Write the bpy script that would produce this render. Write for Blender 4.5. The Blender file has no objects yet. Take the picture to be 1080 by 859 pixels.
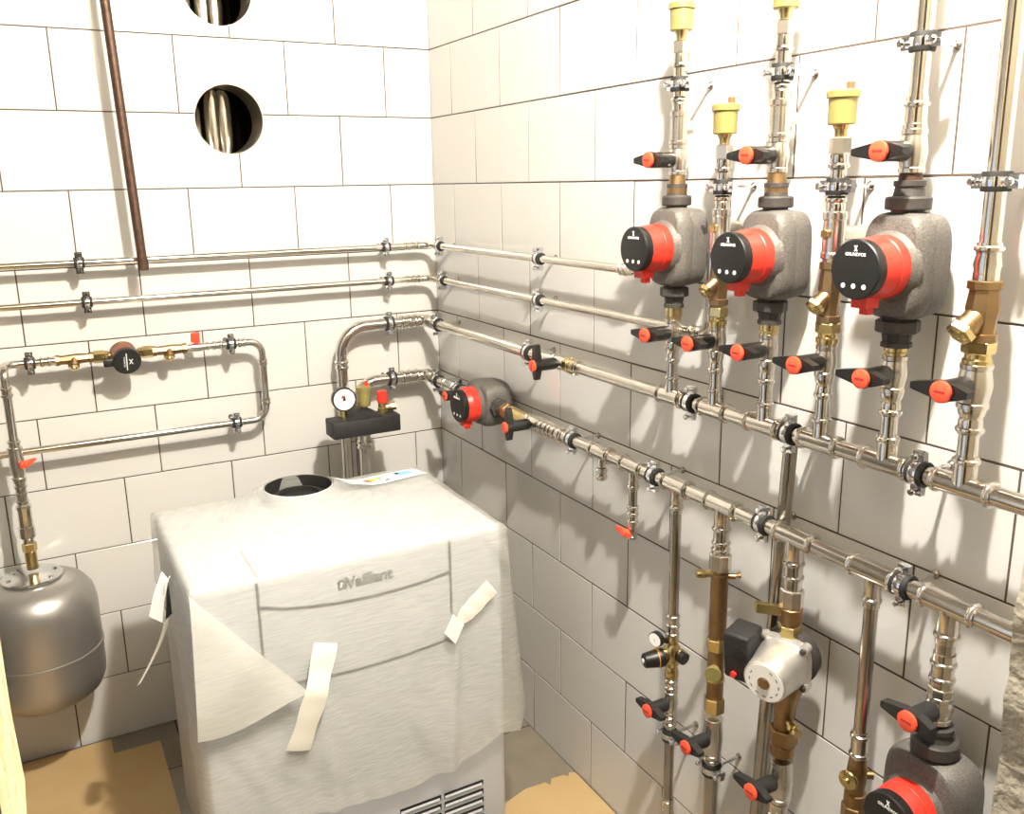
import bpy, bmesh, math, random
from mathutils import Vector as V, Matrix
random.seed(7)
C = bpy.context.scene.collection
PI = math.pi

# ------------------------------------------------------------------ materials
def mat(name, col, rough=.5, metal=0., noise=0., nscale=40., bump=0., bscale=60., col2=None, coat=0.):
    m = bpy.data.materials.new(name); m.use_nodes = True
    nt = m.node_tree; b = nt.nodes['Principled BSDF']
    b.inputs['Base Color'].default_value = (*col, 1); b.inputs['Roughness'].default_value = rough
    b.inputs['Metallic'].default_value = metal
    if coat: b.inputs['Coat Weight'].default_value = coat; b.inputs['Coat Roughness'].default_value = .1
    tc = nt.nodes.new('ShaderNodeTexCoord')
    if noise:
        n = nt.nodes.new('ShaderNodeTexNoise'); n.inputs['Scale'].default_value = nscale; n.inputs['Detail'].default_value = 6
        nt.links.new(tc.outputs['Object'], n.inputs['Vector'])
        r = nt.nodes.new('ShaderNodeMapRange'); r.inputs[1].default_value = .3; r.inputs[2].default_value = .7
        nt.links.new(n.outputs[0], r.inputs[0])
        x = nt.nodes.new('ShaderNodeMix'); x.data_type = 'RGBA'
        c2 = col2 or tuple(c * (1 - noise) for c in col)
        x.inputs[6].default_value = (*col, 1); x.inputs[7].default_value = (*c2, 1)
        nt.links.new(r.outputs[0], x.inputs[0]); nt.links.new(x.outputs[2], b.inputs['Base Color'])
    if bump:
        n = nt.nodes.new('ShaderNodeTexNoise'); n.inputs['Scale'].default_value = bscale; n.inputs['Detail'].default_value = 4
        nt.links.new(tc.outputs['Object'], n.inputs['Vector'])
        k = nt.nodes.new('ShaderNodeBump'); k.inputs['Strength'].default_value = bump; k.inputs['Distance'].default_value = .004
        nt.links.new(n.outputs[0], k.inputs['Height']); nt.links.new(k.outputs[0], b.inputs['Normal'])
    return m

M = dict(
    tile=mat('tile', (.62, .612, .59), .10, noise=.03, nscale=3),
    grout=mat('grout', (.085, .06, .045), .9),
    steel=mat('steel', (.70, .66, .59), .17, 1., noise=.12, nscale=25),
    oldsteel=mat('oldsteel', (.50, .46, .40), .24, 1., noise=.2, nscale=20),
    nickel=mat('nickel', (.70, .66, .58), .26, 1., noise=.12, nscale=30),
    zinc=mat('zinc', (.74, .75, .77), .14, 1.),
    brass=mat('brass', (.68, .54, .25), .26, 1., noise=.2, nscale=30),
    bronze=mat('bronze', (.36, .235, .115), .42, 1., noise=.25, nscale=35),
    yellow=mat('yellow', (.27, .23, .075), .42, .2),
    rust=mat('rust', (.10, .055, .035), .5, .5, noise=.45, nscale=60),
    black=mat('black', (.008, .0078, .0075), .42),
    blackmatt=mat('blackmatt', (.013, .0125, .012), .6, bump=.3, bscale=120),
    rubber=mat('rubber', (.012, .012, .012), .7),
    iron=mat('iron', (.055, .05, .045), .55, .3, bump=.3, bscale=90),
    foam=mat('foam', (.15, .14, .125), .55, .2, noise=.5, nscale=420, bump=.3, bscale=300),
    red=mat('red', (.72, .035, .02), .38), redcap=mat('redcap', (.86, .085, .035), .45),
    darkred=mat('darkred', (.32, .02, .015), .5), brownred=mat('brownred', (.22, .085, .05), .45),
    white=mat('white', (.82, .82, .80), .35), dial=mat('dial', (.88, .87, .83), .4),
    enamel=mat('enamel', (.54, .56, .60), .3), seam=mat('seam', (.012, .012, .012), .6),
    ink=mat('ink', (.02, .02, .02), .6), icon=mat('icon', (.85, .87, .85), .5),
    alu=mat('alu', (.72, .70, .66), .42, .85, noise=.12, nscale=40, bump=.15, bscale=80),
    paper=mat('paper', (.85, .85, .84), .7), tape=mat('tape', (.84, .82, .72), .45, bump=.25, bscale=25),
    tank=mat('tank', (.40, .385, .36), .36, .8, noise=.08, nscale=12),
    blue=mat('blue', (.25, .5, .8), .6), green=mat('green', (.25, .6, .15), .6), lime=mat('lime', (.75, .8, .15), .6), orange=mat('orange', (.9, .42, .08), .5),
    rosso=mat('rosso', (.8, .1, .06), .6),
    wood=mat('wood', (.66, .55, .32), .8, noise=.5, nscale=45, col2=(.42, .32, .15), bump=.8, bscale=70),
    plaster=mat('plaster', (.36, .31, .23), .9, noise=.5, nscale=22, col2=(.52, .47, .37), bump=1., bscale=60),
    paint=mat('paint', (.15, .14, .125), .9, noise=.3, nscale=8),
    card=mat('card', (.50, .36, .18), .75, noise=.25, nscale=5, col2=(.46, .31, .14), bump=.1),
    floor=mat('floor', (.25, .22, .17), .35, noise=.4, nscale=6, col2=(.17, .145, .11)),
    flue=mat('flue', (.45, .42, .36), .16, 1.), galv=mat('galv', (.34, .31, .25), .3, .9), flue_black=mat('flue_black', (.010, .0095, .008), .8), shaft=mat('shaft', (.10, .085, .07), .9),
)
def wrap_mat(name='foam_film', t0=.58, t1=.68):
    m = bpy.data.materials.new(name); m.use_nodes = True; nt = m.node_tree; L = nt.links
    b = nt.nodes['Principled BSDF']; out = nt.nodes['Material Output']
    b.inputs['Base Color'].default_value = (.74, .74, .69, 1); b.inputs['Roughness'].default_value = .33
    tc = nt.nodes.new('ShaderNodeTexCoord')
    mp = nt.nodes.new('ShaderNodeMapping'); mp.inputs['Scale'].default_value = (26, 26, 380)
    L.new(tc.outputs['Object'], mp.inputs['Vector'])
    n = nt.nodes.new('ShaderNodeTexNoise'); n.inputs['Scale'].default_value = 1.; n.inputs['Detail'].default_value = 3
    L.new(mp.outputs[0], n.inputs['Vector'])
    vo = nt.nodes.new('ShaderNodeTexVoronoi'); vo.inputs['Scale'].default_value = 260
    L.new(tc.outputs['Object'], vo.inputs['Vector'])
    ad = nt.nodes.new('ShaderNodeMath'); ad.operation = 'ADD'; L.new(n.outputs[0], ad.inputs[0]); L.new(vo.outputs['Distance'], ad.inputs[1])
    k = nt.nodes.new('ShaderNodeBump'); k.inputs['Strength'].default_value = .11; k.inputs['Distance'].default_value = .003
    L.new(ad.outputs[0], k.inputs['Height']); L.new(k.outputs[0], b.inputs['Normal'])
    tl = nt.nodes.new('ShaderNodeBsdfTranslucent'); tl.inputs[0].default_value = (.85, .85, .80, 1)
    m1 = nt.nodes.new('ShaderNodeMixShader'); m1.inputs[0].default_value = .25
    L.new(b.outputs[0], m1.inputs[1]); L.new(tl.outputs[0], m1.inputs[2])
    tr = nt.nodes.new('ShaderNodeBsdfTransparent'); tr.inputs[0].default_value = (.97, .97, .95, 1)
    m2 = nt.nodes.new('ShaderNodeMixShader')
    r = nt.nodes.new('ShaderNodeMapRange'); r.inputs[1].default_value = .3; r.inputs[2].default_value = .7
    r.inputs[3].default_value = t0; r.inputs[4].default_value = t1
    L.new(n.outputs[0], r.inputs[0]); L.new(r.outputs[0], m2.inputs[0])
    L.new(m1.outputs[0], m2.inputs[1]); L.new(tr.outputs[0], m2.inputs[2]); L.new(m2.outputs[0], out.inputs['Surface'])
    return m
M['film'] = wrap_mat(); M['fold'] = wrap_mat('foam_film_doubled', .18, .30)

# ------------------------------------------------------------------ mesh building
def frame(ax, hint=None):
    a = V(ax).normalized()
    h = V(hint) if hint else (V((0, 0, 1)) if abs(a.z) < .9 else V((1, 0, 0)))
    u = (h - a * h.dot(a)).normalized(); return u, a.cross(u), a
class MB:
    def __init__(s): s.v = []; s.f = []; s.m = []; s.k = 0
    def face(s, ids): s.f.append(ids); s.m.append(s.k)
    def lathe(s, o, ax, prof, seg=20, cap=True, phase=0., hint=None):
        u, w, a = frame(ax, hint); o = V(o); b = len(s.v)
        for t, r in prof:
            for i in range(seg):
                g = 2 * PI * i / seg + phase
                s.v.append(o + a * t + (u * math.cos(g) + w * math.sin(g)) * r)
        for j in range(len(prof) - 1):
            for i in range(seg):
                p, q = b + j * seg + i, b + j * seg + (i + 1) % seg
                s.face((p, q, q + seg, p + seg))
        if cap:
            s.face(tuple(b + i for i in range(seg))[::-1]); e = b + (len(prof) - 1) * seg
            s.face(tuple(e + i for i in range(seg)))
        return s
    def cyl(s, a, b, r, seg=16): 
        a = V(a); b = V(b); return s.lathe(a, b - a, [(0, r), ((b - a).length, r)], seg)
    def hexa(s, o, ax, L, r, ch=.0012, seg=6, phase=0.):
        return s.lathe(o, ax, [(0, r - ch), (ch, r), (L - ch, r), (L, r - ch)], seg, phase=phase)
    def tube(s, pts, r, seg=16, cap=True):
        pts = [V(p) for p in pts]; b = len(s.v); n = len(pts); pu = None
        for i in range(n):
            t = ((pts[min(i + 1, n - 1)] - pts[i]).normalized() + (pts[i] - pts[max(i - 1, 0)]).normalized()).normalized()
            if pu is None: u, w, _ = frame(t)
            else: u = (pu - t * pu.dot(t)).normalized(); w = t.cross(u)
            pu = u
            rr = r[i] if isinstance(r, (list, tuple)) else r
            for k in range(seg):
                g = 2 * PI * k / seg; s.v.append(pts[i] + (u * math.cos(g) + w * math.sin(g)) * rr)
        for j in range(n - 1):
            for i in range(seg):
                p, q = b + j * seg + i, b + j * seg + (i + 1) % seg; s.face((p, q, q + seg, p + seg))
        if cap: s.face(tuple(b + i for i in range(seg))[::-1]); e = b + (n - 1) * seg; s.face(tuple(e + i for i in range(seg)))
        return s
    def prism(s, pts, o, u, w, d):        # polygon pts (in u,w) extruded by vector d
        o, u, w, d = V(o), V(u), V(w), V(d); b = len(s.v); n = len(pts)
        for off in (V((0, 0, 0)), d):
            for p in pts: s.v.append(o + u * p[0] + w * p[1] + off)
        s.face(tuple(b + i for i in range(n))[::-1]); s.face(tuple(b + n + i for i in range(n)))
        for i in range(n): j = (i + 1) % n; s.face((b + i, b + j, b + n + j, b + n + i))
        return s
    def rbox(s, c, size, bev=.003, seg=2, rot=None, shape=None):
        bm = bmesh.new(); bmesh.ops.create_cube(bm, size=1)
        for v in bm.verts: v.co = V((v.co.x * size[0], v.co.y * size[1], v.co.z * size[2]))
        if shape: 
            for v in bm.verts: v.co = V(shape(v.co))
        if bev: bmesh.ops.bevel(bm, geom=bm.edges[:], offset=bev, segments=seg, profile=.5, affect='EDGES')
        b = len(s.v); bm.verts.index_update()
        for v in bm.verts: s.v.append((rot @ v.co if rot else v.co) + V(c))
        for f in bm.faces: s.face(tuple(b + v.index for v in f.verts))
        bm.free(); return s
    def add_mesh(s, me, mx=None):
        b = len(s.v)
        for v in me.vertices: s.v.append(mx @ v.co if mx else v.co.copy())
        for p in me.polygons: s.face(tuple(b + i for i in p.vertices))
        return s
    def text(s, txt, o, u, w, size, ext=.0006, align='CENTER', bold=0.):
        cu = bpy.data.curves.new('t', 'FONT'); cu.body = txt; cu.size = size; cu.extrude = ext; cu.align_x = align; cu.align_y = 'CENTER'; cu.offset = bold
        ob = bpy.data.objects.new('t', cu); C.objects.link(ob); bpy.context.view_layer.update()
        me = bpy.data.meshes.new_from_object(ob.evaluated_get(bpy.context.evaluated_depsgraph_get()))
        u, w = V(u).normalized(), V(w).normalized(); n = u.cross(w)
        mx = Matrix(((u.x, w.x, n.x, o[0]), (u.y, w.y, n.y, o[1]), (u.z, w.z, n.z, o[2]), (0, 0, 0, 1)))
        s.add_mesh(me, mx); bpy.data.objects.remove(ob); bpy.data.curves.remove(cu); bpy.data.meshes.remove(me); return s
    def build(s, name, mats, loc=(0, 0, 0), parent=None, label=None, angle=32, smooth=True):
        loc = V(loc); me = bpy.data.meshes.new(name)
        me.from_pydata([tuple(p - loc) for p in s.v], [], s.f)
        for m in (mats if isinstance(mats, (list, tuple)) else [mats]): me.materials.append(M[m] if isinstance(m, str) else m)
        for p, k in zip(me.polygons, s.m): p.material_index = k
        bm = bmesh.new(); bm.from_mesh(me); bmesh.ops.recalc_face_normals(bm, faces=bm.faces[:]); bm.to_mesh(me); bm.free()
        if smooth:
            me.polygons.foreach_set('use_smooth', [True] * len(me.polygons)); me.set_sharp_from_angle(angle=math.radians(angle))
        o = bpy.data.objects.new(name, me); C.objects.link(o)
        if parent is not None: o.parent = parent
        else: o.location = loc
        if label: o['label'] = label
        return o
class T:                                   # a thing: an Empty whose parts are children
    def __init__(s, name, label, cat, loc, group=None):
        s.loc = V(loc); s.o = bpy.data.objects.new(name, None); s.o.empty_display_size = .03; C.objects.link(s.o); s.o.location = s.loc
        s.o['label'] = label; s.o['category'] = cat
        if group: s.o['group'] = group
    def add(s, name, mb, m, parent=None, label=None, **k): return mb.build(name, m, s.loc, parent or s.o, label, **k)
def single(name, mb, m, label, cat, group=None, loc=None, **k):
    c = V(loc) if loc else sum(mb.v, V((0, 0, 0))) / len(mb.v); o = mb.build(name, m, c, **k)
    o['label'] = label; o['category'] = cat
    if group: o['group'] = group
    return o
def struct(name, mb, m, **k):
    o = mb.build(name, m, **k); o['kind'] = 'structure'; return o
def fillet(pts, rad, n=7):
    pts = [V(p) for p in pts]; out = [pts[0]]
    for i in range(1, len(pts) - 1):
        a, b, c = pts[i - 1], pts[i], pts[i + 1]; d1 = (a - b).normalized(); d2 = (c - b).normalized()
        ang = d1.angle(d2); t = rad / math.tan(ang / 2); t = min(t, (a - b).length * .49, (c - b).length * .49) if len(pts) > 3 else min(t, (a - b).length * .95, (c - b).length * .95)
        p, q = b + d1 * t, b + d2 * t; rr = t * math.tan(ang / 2); ctr = b + (d1 + d2).normalized() * (rr / math.sin(ang / 2))
        e1, e2 = p - ctr, q - ctr; th = e1.angle(e2)
        for k in range(n + 1):
            s = k / n; out.append(ctr + (e1 * math.sin((1 - s) * th) + e2 * math.sin(s * th)) / math.sin(th))
    out.append(pts[-1]); return out

X, Y, Z = V((1, 0, 0)), V((0, 1, 0)), V((0, 0, 1))
def bead(t, r, h=.0042, rb=None):         # profile piece of a press bead
    rb = rb or r * 1.19
    return [(t - h, r), (t - h * .62, r + (rb - r) * .8), (t - h * .2, rb), (t + h * .2, rb), (t + h * .62, r + (rb - r) * .8), (t + h, r)]
def sleeve_prof(L, r, beads):             # a press fitting of length L with beads at given positions
    p = [(0, r * .985)]
    for t in sorted(beads): p += bead(t, r)
    return p + [(L, r * .985)]
def sleeve(mb, a, b, r, beads=None, seg=20):
    a, b = V(a), V(b); L = (b - a).length
    beads = [.005, L - .005] if beads is None else beads
    return mb.lathe(a, b - a, sleeve_prof(L, r, beads), seg)

# ------------------------------------------------------------------ room
TH, TW, GAP = .2, .3, .0034
def tile_wall(mb, org, du, nrm, ulen, rows, offs, holes=()):
    # tiles laid in courses: du runs away from the corner, rows counted down from the joint at z = 2.0
    u, n = V(du), V(nrm); later = []
    for k in rows:
        z1 = 2.0 - TH * k; z0 = z1 - TH
        if z0 < -.001: z0 = 0.
        o = offs(k); cuts = [0.]
        x = o
        while x < ulen: cuts.append(x); x += TW
        cuts.append(ulen)
        for a, b in zip(cuts, cuts[1:]):
            if b - a < .01: continue
            a2, b2 = a + GAP / 2 if a > 0 else 0., b - GAP / 2
            zb, zt = z0 + GAP / 2, z1 - GAP / 2; c = .0011; tl = random.uniform(-.0005, .0005), random.uniform(-.0005, .0005)
            hit = [h for h in holes if a - h[2] < h[0] < b + h[2] and z0 - h[2] < h[1] < z1 + h[2]]
            bb = MB() if hit else mb; i = len(bb.v)
            for d, e in ((.0, 0.), (.0045, 0.), (.0052, c)):
                for (p, q, s1, s2) in ((a2 + e, zb + e, -1, -1), (b2 - e, zb + e, 1, -1), (b2 - e, zt - e, 1, 1), (a2 + e, zt - e, -1, 1)):
                    dd = d + (tl[0] * s1 + tl[1] * s2 if d else 0)
                    bb.v.append(V(org) + u * p + Z * q + n * (dd - .0052))
            for r in (0, 4):
                for j in range(4): bb.face((i + r + j, i + r + (j + 1) % 4, i + r + 4 + (j + 1) % 4, i + r + 4 + j))
            bb.face((i + 8, i + 9, i + 10, i + 11)); bb.face((i + 3, i + 2, i + 1, i))
            if hit: later.append(bb)
    return later
def cut(mb, cutters):
    bm_o = mb.build('tmp', 'tile', smooth=False); cs = []
    for c in cutters:
        co = c.build('tmpc', 'tile', smooth=False); cs.append(co)
        md = bm_o.modifiers.new('b', 'BOOLEAN'); md.operation = 'DIFFERENCE'; md.object = co; md.solver = 'EXACT'
    bpy.context.view_layer.update()
    me = bpy.data.meshes.new_from_object(bm_o.evaluated_get(bpy.context.evaluated_depsgraph_get()))
    r = MB().add_mesh(me)
    for o in [bm_o] + cs: bpy.data.objects.remove(o)
    return r
CEIL, XL, YF = 2.75, -1.75, -2.2
HOLES = [(.616, 1.786, .0945), (.621, 2.122, .0945)]
boff = {0: .1483, 1: .2961, 2: .1452, 3: .2941, 4: .1432, 5: .2925, 6: .0948, 7: .245, 8: .1469, 9: .2983, -1: .2965, -2: .149, -3: .297, -4: .149}
wall = MB(); slab = MB()
slab.rbox((XL / 2, .0622 - .0022 + .0022, CEIL / 2), (-XL, .12, CEIL), 0)
for i, v in enumerate(slab.v): slab.v[i] = V((v.x, v.y - .0 + .0, v.z))
for v in slab.v: v.y += .0010
cutters = lambda: [MB().lathe((-h[0], -.1, h[1]), Y, [(0, h[2]), (.4, h[2])], 64) for h in HOLES]
w2 = cut(slab, cutters()); wall.k = 1; wall.v += w2.v; wall.f += w2.f; wall.m += [1] * len(w2.f)
wall.k = 0
for bb in tile_wall(wall, (0, 0, 0), -X, -Y, -XL, range(-4, 10), lambda k: boff[k], HOLES):
    c = cut(bb, cutters()); b = len(wall.v); wall.v += c.v; wall.f += [tuple(b + i for i in f) for f in c.f]; wall.m += [0] * len(c.f)
for i, v in enumerate(wall.v):
    if abs(v.y) < .0053 and False: pass
struct('wall_back', wall, ['tile', 'grout'], smooth=False)
wall = MB(); wall.k = 1
wall.rbox((.061, -1.04, CEIL / 2), (.12, 2.32, CEIL), 0); wall.k = 0
tile_wall(wall, (0, 0, 0), -Y, -X, 2.2, range(-4, 10), lambda k: .1485 if k % 2 == 0 else .2988)
struct('wall_right', wall, ['tile', 'grout'], smooth=False)
wl_ = MB(); wy0, wy1, wz0, wz1 = -1.95, -1.05, .55, 1.75  # unseen left wall, with an opening added to let in cool fill light
for y0, y1, z0, z1 in ((-2.3, wy0, 0, CEIL), (wy1, .12, 0, CEIL), (wy0, wy1, 0, wz0), (wy0, wy1, wz1, CEIL)):
    wl_.rbox((XL - .06, (y0 + y1) / 2, (z0 + z1) / 2), (.12, y1 - y0, z1 - z0), 0)
struct('wall_left', wl_, 'paint')
wf = MB()
for y0, y1, z0, z1 in ((wy0, wy1, wz0, wz0 + .05), (wy0, wy1, wz1 - .05, wz1), (wy0, wy0 + .05, wz0 + .05, wz1 - .05), (wy1 - .05, wy1, wz0 + .05, wz1 - .05)):
    wf.rbox((XL - .07, (y0 + y1) / 2, (z0 + z1) / 2), (.05, y1 - y0, z1 - z0), .004)
struct('fill_window_1', wf, 'white')  # frame of the added opening, there only for the fill light
cr_ = MB()
for c_, q_ in (((-1.0, -4.06, CEIL / 2), (3.2, .12, CEIL)), ((-2.56, -3.15, CEIL / 2), (.12, 1.7, CEIL)), ((.56, -3.15, CEIL / 2), (.12, 1.7, CEIL)), ((-2.2, -2.26, CEIL / 2), (.66, .12, CEIL)), ((.32, -2.26, CEIL / 2), (.4, .12, CEIL))): cr_.rbox(c_, q_, 0)
struct('light_block_walls', cr_, 'paint')  # unseen walls added behind the camera to keep world light out
struct('ceiling', MB().rbox((-.87, -1.95, CEIL + .05), (2.0, 4.3, .1), 0).rbox((-1.0, -3.2, CEIL + .05), (3.3, 1.86, .098), 0), 'paint')
# floor with large grey-brown tiles
fl = MB(); fl.k = 1; fl.rbox((-.87, -1.95, -.05), (2., 4.3, .0985), 0); fl.rbox((-1.0, -3.2, -.05), (3.3, 1.86, .098), 0); fl.k = 0
for i in range(6):
    for j in range(12):
        x0, y0 = -.045 - .33 * i, -.24 - .33 * j + .33
        fl.rbox((x0 - .165 + .1, y0 - .165, -.005), (.326, .326, .01), .0012, 1)
struct('floor', fl, ['floor', 'grout'], smooth=False)
# wall between this room and the camera's side, with a rough door opening
def rough_pier(x0, x1, edge, seed):
    rnd = random.Random(seed); mb = MB(); n = 150; b = 0
    ys = [YF, YF - .04, YF - .08, YF - .12]; other = x0 if edge == x1 else x1
    for i in range(n + 1):
        z = CEIL * i / n; w = .0025 * math.sin(z * 23 + seed) + .0015 * math.sin(z * 61)
        for y in ys: mb.v.append(V((edge + w + rnd.uniform(-.0022, .0022), y, z)))
        mb.v.append(V((other, ys[-1], z))); mb.v.append(V((other, ys[0], z)))
    for i in range(n):
        for j in range(6): a, c = i * 6 + j, i * 6 + (j + 1) % 6; mb.face((a, c, c + 6, a + 6))
    mb.face((0, 1, 2, 3, 4, 5)); e = n * 6; mb.face((e, e + 1, e + 2, e + 3, e + 4, e + 5)); return mb
front = rough_pier(-.4125, .001, -.4125, 3)
for q in (rough_pier(XL, -1.217 - .028, -1.217 - .028, 5), MB().rbox((-.83, YF - .06, 2.42), (.83, .12, .66), 0)):
    b = len(front.v); front.v += q.v; front.f += [tuple(b + i for i in f) for f in q.f]; front.m += [0] * len(q.f)
struct('wall_front', front, 'plaster')
jb = MB(); rnd = random.Random(2); n = 110
for i in range(n + 1):
    z = 2.08 * i / n; w = rnd.uniform(-.0012, .0012)
    for x, y in ((-1.217 + w, YF + .004), (-1.217 + w, YF - .118), (-1.244, YF - .118), (-1.244, YF + .004)): jb.v.append(V((x, y, z)))
for i in range(n):
    for j in range(4): a, c = i * 4 + j, i * 4 + (j + 1) % 4; jb.face((a, c, c + 4, a + 4))
jb.face((0, 1, 2, 3)); jb.face(tuple(n * 4 + i for i in range(4)))
struct('trim_1', jb, 'wood', smooth=False)

# ------------------------------------------------------------------ shaft behind the wall holes with a fluted steel flue
sh = MB()
sh.rbox((-.62, .42, 1.75), (.62, .02, 2.0), 0); sh.rbox((-.94, .27, 1.75), (.02, .30, 2.0), 0); sh.rbox((-.30, .27, 1.75), (.02, .30, 2.0), 0)
sh.rbox((-.62, .27, 2.76), (.66, .32, .02), 0); sh.rbox((-.62, .27, .74), (.66, .32, .02), 0)
struct('wall_shaft', sh, 'shaft')
fp = MB(); seg = 96
for z in (.76, 2.74):
    for i in range(seg):
        g = 2 * PI * i / seg; r = .083 + .007 * abs(math.cos(g * 5)) ** .7
        fp.v.append(V((-.615 + r * math.cos(g), .225 + r * math.sin(g), z)))
for i in range(seg): j = (i + 1) % seg; fp.face((i, j, seg + j, seg + i))
fp.face(tuple(range(seg))[::-1]); fp.face(tuple(range(seg, 2 * seg)))
single('flue_liner', fp, 'flue', 'shiny fluted steel flue pipe seen through the two round wall holes', 'flue', loc=(-.615, .225, .76))
for i, h in enumerate(HOLES):
    mb = MB(); R = h[2] - .0006; u = MB()
    prof = [(0, R - .0015), (0, R), (.128, R), (.128, R - .0015)]
    mb.lathe((-h[0], -.001, h[1]), Y, prof + [prof[0]], 64, cap=False)
    single('hole_sleeve', mb, 'galv', ('shiny metal sleeve lining the lower round hole in the back wall', 'shiny metal sleeve lining the upper round hole cut off by the photo top')[i], 'wall sleeve', 'sleeves in the round wall holes', loc=(-h[0], 0, h[1]))

# ------------------------------------------------------------------ fittings used many times
def clamp(c, ax, nrm, r, label, group, dist, rot=0.):
    # two-part zinc pipe clamp with rubber lining, lug screws, stud and rosette; dist = pipe axis to wall
    c, a, n = V(c), V(ax).normalized(), V(nrm).normalized(); s = a.cross(n).normalized(); R = r + .0045
    t = T('pipe_clamp', label, 'pipe clamp', c, group)
    t.add('clamp_ring', MB().lathe(c - a * .0095, a, [(0, R - .0015), (.001, R), (.006, R + .0009), (.013, R + .0009), (.018, R), (.019, R - .0015), (.019, r + .0016), (0, r + .0016), (0, R - .0015)], 28, cap=False)
          .rbox(c + s * (R + .006), (1, 1, 1), 0, rot=Matrix((a * .018, s * .016, n * .010)).transposed())
          .rbox(c - s * (R + .006), (1, 1, 1), 0, rot=Matrix((a * .018, s * .016, n * .010)).transposed()), 'zinc')
    t.add('rubber_lining', MB().lathe(c - a * .0128, a, [(0, r + .0002), (0, r + .0042), (.0018, r + .0050), (.0238, r + .0050), (.0256, r + .0042), (.0256, r + .0002), (0, r + .0002)], 24, cap=False), 'rubber')
    for sg in (1, -1):
        b = c + s * sg * (R + .0075)
        t.add('screw', MB().cyl(b - n * .009, b + n * .014, .0028, 10).lathe(b + n * .0125, n, [(0, .0056), (.0035, .0056), (.005, .0036)], 12).hexa(b - n * .0105, n, .0055, .0060), 'zinc')
    t.add('stud', MB().cyl(c - n * R, c - n * (dist - .0005), .0036, 10).hexa(c - n * (R + .007), n, .008, .007), 'zinc')
    t.add('rosette', MB().lathe(c - n * (dist - .0005), n, [(0, .0075), (.002, .0075), (.0055, .0045)], 14), 'oldsteel')
    return t
def ball_valve(c, ax, label, group=None, r=.0165, L=.026, out=-X, wing=Y, k=1., depth=.073, tilt=0., wl=(.050, .034), hm='black'):
    c, a, o, w = V(c), V(ax).normalized(), V(out).normalized(), V(wing).normalized()
    t = T('ball_valve', label, 'ball valve', c, group)
    t.add('valve_body', MB().lathe(c - a * L, a, [(0, r * .93), (.001, r * 1.02), (.007, r * 1.02), (.0085, r * .94), (L * .62, r * 1.04), (L, r * 1.13), (L * 1.38, r * 1.04), (2 * L - .0085, r * .94), (2 * L - .007, r * 1.02), (2 * L - .001, r * 1.02), (2 * L, r * .93)], 20)
          .lathe(c, o, [(0, .011), (r * 1.0, .011), (r * 1.0 + .006, .009)], 14), 'nickel')
    z = a if abs(a.dot(w)) < .5 else o.cross(w).normalized()
    if tilt: q = Matrix.Rotation(tilt, 3, o); w = q @ w; z = q @ z
    hd = MB().lathe(c + o * (r * .9), o, [(0, .0125 * k), (.004, .0142 * k), (depth - r * .9 - .020, .0142 * k), (depth - r * .9 - .006, .0148 * k)], 20)
    hd.prism([(-wl[1], -.004 * k), (-wl[1] + .004, -.0052 * k), (-.014, -.0105 * k), (.014, -.0115 * k), (wl[0] - .004, -.0055 * k), (wl[0], -.004 * k), (wl[0], .004 * k), (wl[0] - .004, .0055 * k), (.014, .0115 * k), (-.014, .0105 * k), (-wl[1] + .004, .0052 * k), (-wl[1], .004 * k)], c + o * (depth - .022), w, z, o * .0145)
    h = t.add('handle', hd, hm)
    cp = MB().lathe(c + o * (depth - .0052), o, [(0, .0142 * k), (.0045, .0142 * k), (.0055, .0125 * k)], 24)
    cp.k = 1; cp.rbox(c + o * (depth + .0003), (1, 1, 1), 0, rot=Matrix((w * .016 * k, z * .0032 * k, o * .0004)).transposed())
    t.add('handle_cap', cp, ['redcap', 'darkred'], h, 'round red cap')
    return t
def mini_valve(c, ax, out, label, r=.0115, L=.017, lever=Y, m='nickel', th=.007, ls=1.):
    c, a, o, w = V(c), V(ax).normalized(), V(out).normalized(), V(lever).normalized()
    t = T('mini_valve', label, 'mini valve', c)
    t.add('valve_body', MB().lathe(c - a * L, a, [(0, r), (.005, r), (.006, r * .85), (L, r * 1.05), (2 * L - .006, r * .85), (2 * L - .005, r), (2 * L, r)], 16).cyl(c, c + o * (r + .007), .005, 12), m)
    z = o.cross(w)
    t.add('lever', MB().lathe(c + o * (r + .001), o, [(0, .0075), (.012, .0085), (.0145, .006)], 14)
          .prism([(-.016 * ls, -.006), (.0, -.0078), (.018 * ls, -.0052), (.031 * ls, -.002), (.031 * ls, .002), (.018 * ls, .0052), (0, .0078), (-.016 * ls, .006)], c + o * (r + .005), w, z, o * th), 'redcap', label='red butterfly lever')
    return t
def air_vent(c, zt, label, group, nipple=True):
    # c: bottom of the brass neck, zt: top of the cap rim
    c = V(c); H = zt - c.z; t = T('air_vent', label, 'air vent', c, group)
    nk = .020
    t.add('neck', MB().lathe(c, Z, [(0, .0095), (nk * .6, .0095), (nk * .8, .012), (nk, .0135)], 16), 'brass')
    t.add('body', MB().lathe(c + Z * nk, Z, [(0, .0192), (.0015, .0203), (H - nk - .012, .0212)], 28), 'yellow')
    t.add('cap', MB().lathe(c + Z * (H - .012), Z, [(0, .0222), (.001, .0243), (.0095, .0243), (.012, .0225)], 28), 'yellow')
    if nipple:
        p = c + Z * (H - .0008) + V((.006, -.007, 0))
        t.add('vent_screw', MB().lathe(p, Z, [(0, .0062), (.011, .0062), (.0125, .005)], 12), 'redcap', label='small red vent screw')
    return t
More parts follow.
